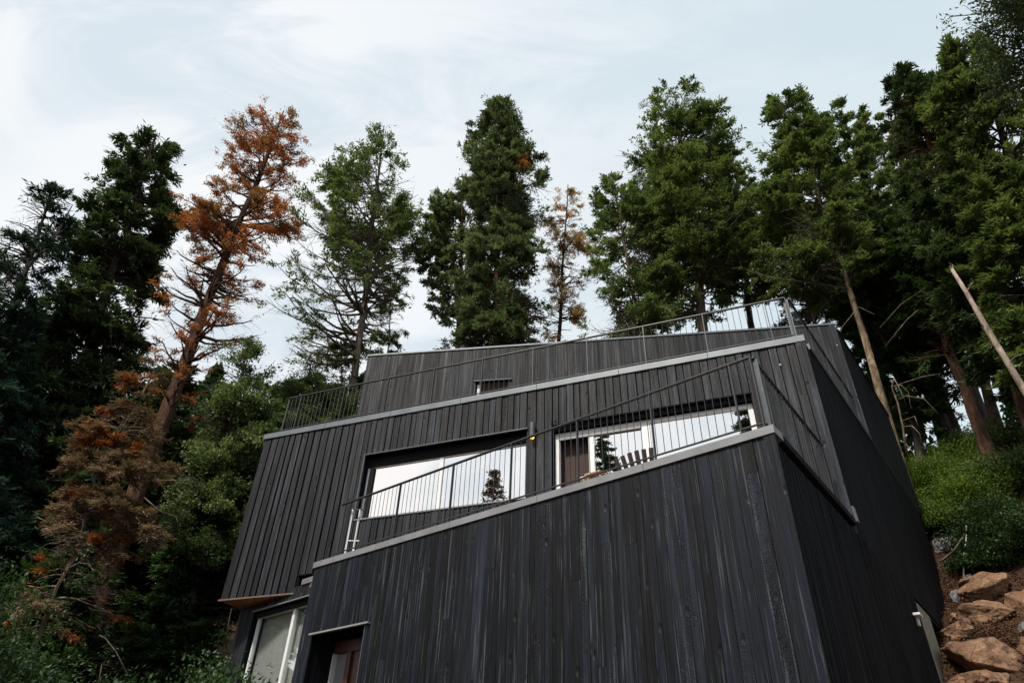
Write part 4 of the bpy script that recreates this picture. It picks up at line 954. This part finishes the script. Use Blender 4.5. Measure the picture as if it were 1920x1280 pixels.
RKS = [('topmost large boulder of the bank, peaked, just below the dark bushes', 1850, 1112, 100, 62, 1.2, 1, RK, None, .1),
       ('angular dark brown stone tucked on the left shoulder of the topmost boulder', 1826, 1096, 46, 30, .6, 2, RK, None, .3),
       ('long pale tan boulder in the middle of the bank with a flat sunlit face', 1846, 1154, 92, 52, 1.1, 3, RK, None, -.15),
       ('round-shouldered boulder cut by the right edge, level with the long pale one', 1926, 1142, 66, 70, 1.1, 4, RK, None, 0.4),
       ('small pale stone wedged against the corner of the house', 1792, 1157, 24, 16, .3, 5, RK, None, .5),
       ('widest orange-brown boulder low on the bank, right of the concrete pier', 1842, 1240, 136, 74, 1.5, 6, RK, None, .12),
       ('boulder at the bottom edge of the picture below the widest orange-brown one', 1852, 1288, 100, 52, 1.1, 7, RK, None, 0),
       ('small reddish boulder at the right edge beside the widest one', 1924, 1222, 36, 46, .6, 8, RK, None, 0),
       ('small grey stone at the right edge between two tan boulders', 1918, 1180, 24, 26, .4, 9, RKG, None, 0),
       ('flat grey slab against the house edge left of the white stake', 1782, 1022, 66, 34, .9, 10, RKG, None, .45),
       ('small grey stone showing at the house edge beside the mulch', 1794, 1124, 20, 34, .3, 11, RKG, None, .2),
       ('light grey stone block at the foot of the white stake', 1815, 1085, 20, 16, .3, 12, RKG, None, .1),
       ('dark stone filling the hollow under the long pale boulder', 1800, 1190, 50, 40, .9, 13, RK, None, .3)]
for lb, px, py, wp, hp, dp, sd_, mt_, D_, tl_ in RKS: boulder(lb, px, py, wp, hp, dp, sd_, mt_, D_, tilt=tl_)
# wood-chip mulch on the bank
rng = np.random.default_rng(55); cs_ = []; 
while len(cs_) < 9000:
    p = ghit(rng.uniform(1770, 1925), rng.uniform(1060, 1285)) if len(cs_) % 60 == 0 else p
    q = p + np.array([rng.normal(0, .55), rng.normal(0, .55), 0]); q[2] = gz(q[0], q[1]) + rng.uniform(0, .08); cs_.append(q)
cs_ = np.array(cs_); s_ = rng.uniform(.03, .09, len(cs_)); v_, q_ = leaves(cs_, rng.normal(size=cs_.shape) * [1, 1, .3], rng.normal(0, .4, cs_.shape) + [0, 0, 1], s_, s_ * .5)
o = np_mesh('mulch', v_, q_, [F['mulch']], np.zeros(len(q_)), rng.random(len(q_)) * .5, None); tag(o, 'reddish brown wood chips and dead leaves between the boulders', 'mulch', kind='stuff')

def stick(name, label, cat, pts, rad, mat, D=None, group=None, n=8):
    P = [atD(x, y, d) for x, y, d in pts]; m = MB(); m.tube(P, np.linspace(rad[0], rad[1], len(P)), n); o = m.build(name, mat, None, smooth=True); return tag(o, label, cat, group)
pb = ghit(1812, 1088); Dp = float(np.hypot(pb[0], pb[1]))
stick('garden_stake', 'thin white stake standing among the boulders at the edge of the bushes', 'stake', [(1808, 1096, Dp), (1806, 1050, Dp), (1811, 1010, Dp), (1812, 985, Dp)], (.022, .018), M['white'])
stick('dead_branch', 'grey driftwood-like branch lying over the bushes behind the white stake', 'branch', [(1765, 1052, Dp + .2), (1790, 1030, Dp + .2), (1815, 990, Dp + .3), (1808, 978, Dp + .3)], (.03, .015), B['dead'])
stick('broken_pole', 'pale bare snapped-off trunk slanting up from the right edge of the picture', 'dead trunk', [(2010, 880, 17), (1925, 738, 17), (1850, 615, 17), (1812, 548, 17), (1785, 505, 17)], (.085, .04), B['pale'], n=12)
bp = bpy.data.objects['broken_pole']
for pts, r0 in (([(1812, 548, 17), (1822, 532, 16.9), (1826, 527, 16.9)], .02), ([(1850, 615, 17), (1838, 606, 16.9)], .022), ([(1890, 682, 17), (1904, 668, 16.9), (1916, 664, 16.8)], .02), ([(1786, 507, 17), (1781, 498, 17)], .018), ([(1787, 506, 17), (1786, 496, 17)], .015)):
    m = MB(); m.tube([atD(x, y, d) for x, y, d in pts], np.linspace(r0, r0 * .35, len(pts)), 6); o = m.build('stub', B['pale'], bp)
# pale dead sapling behind the right edge of the house
sp = empty('dead_sapling', tuple(atD(1705, 880, 18.5)), 'pale dead sapling with arching bare stems at the right edge of the house', 'sapling')
def sstem(nm, pts, r0):
    m = MB(); m.tube([atD(x, y, d) for x, y, d in pts], np.linspace(r0, r0 * .3, len(pts)), 6); m.build(nm, B['dead'], sp, smooth=True)
sstem('stem', [(1700, 850, 18.5), (1693, 800, 18.5), (1683, 755, 18.5), (1672, 725, 18.5), (1676, 708, 18.4)], .035)
for pts in ([(1672, 725, 18.5), (1690, 722, 18.4), (1703, 735, 18.3), (1708, 765, 18.2)], [(1683, 750, 18.5), (1700, 742, 18.3), (1732, 747, 18.1), (1762, 778, 18)], [(1693, 800, 18.5), (1710, 798, 18.4), (1724, 812, 18.3), (1730, 835, 18.3)],
            [(1697, 830, 18.5), (1712, 848, 18.4), (1722, 868, 18.3)], [(1672, 725, 18.5), (1730, 706, 18.3), (1765, 700, 18.2)], [(1676, 708, 18.4), (1690, 735, 18.3), (1700, 760, 18.3)], [(1690, 790, 18.5), (1715, 780, 18.3), (1722, 800, 18.2)]):
    sstem('branch', pts, .016)
m = MB(); m.tube([atD(x, y, 21.7) for x, y in ((52, 500), (80, 470), (105, 440), (122, 410), (136, 384))], [.06, .05, .04, .028, .012], 6); m.build('dead_limb', B['dead'], T1, smooth=True)
m = MB(); m.tube([atD(x, y, 21.7) for x, y in ((105, 440), (118, 432), (128, 418), (140, 402))], [.02, .016, .012, .006], 5); m.build('dead_limb', B['dead'], T1, smooth=True)
# fallen and bare sticks
TW = 'bare dead sticks caught in the trees'
for lb, pts, r0 in (('bare white twig curving up at the bottom left, below the dead conifer', [(238, 1262, 15), (218, 1222, 15), (198, 1196, 15), (186, 1190, 15)], .016),
                    ('short pale twig standing at the very bottom left', [(184, 1285, 15), (188, 1262, 15), (191, 1244, 15)], .012),
                    ('broken pale stick low beside the long tan trunk', [(1640, 590, 21), (1610, 575, 21), (1580, 612, 21), (1562, 640, 21)], .018),
                    ('straight bare stick slanting right of the tan trunk', [(1660, 650, 21), (1700, 600, 20.5), (1722, 580, 20.5)], .022),
                    ('long bare limb arching up right of the tan trunk', [(1650, 615, 21), (1690, 570, 20.5), (1735, 540, 20)], .022),
                    ('looped bare vine hanging behind the upper railing corner', [(1570, 508, 22), (1540, 500, 22), (1524, 520, 22), (1530, 540, 22)], .016),
                    ('pale vertical hanging vine just left of the cedar soffit', [(426, 1190, 17), (430, 1160, 17), (434, 1140, 17)], .015),
                    ('bent bare stick right of the middle of the dead conifer', [(270, 932, 15.5), (300, 958, 15.5), (330, 968, 15.5), (333, 980, 15.5)], .014),
                    ('straight bare stick crossing above the middle of the dead conifer', [(300, 900, 15.5), (345, 900, 15.5), (372, 898, 15.5)], .010)):
    stick('dead_stick', lb, 'stick', pts, (r0, r0 * .35), B['dead'], group=TW, n=6)
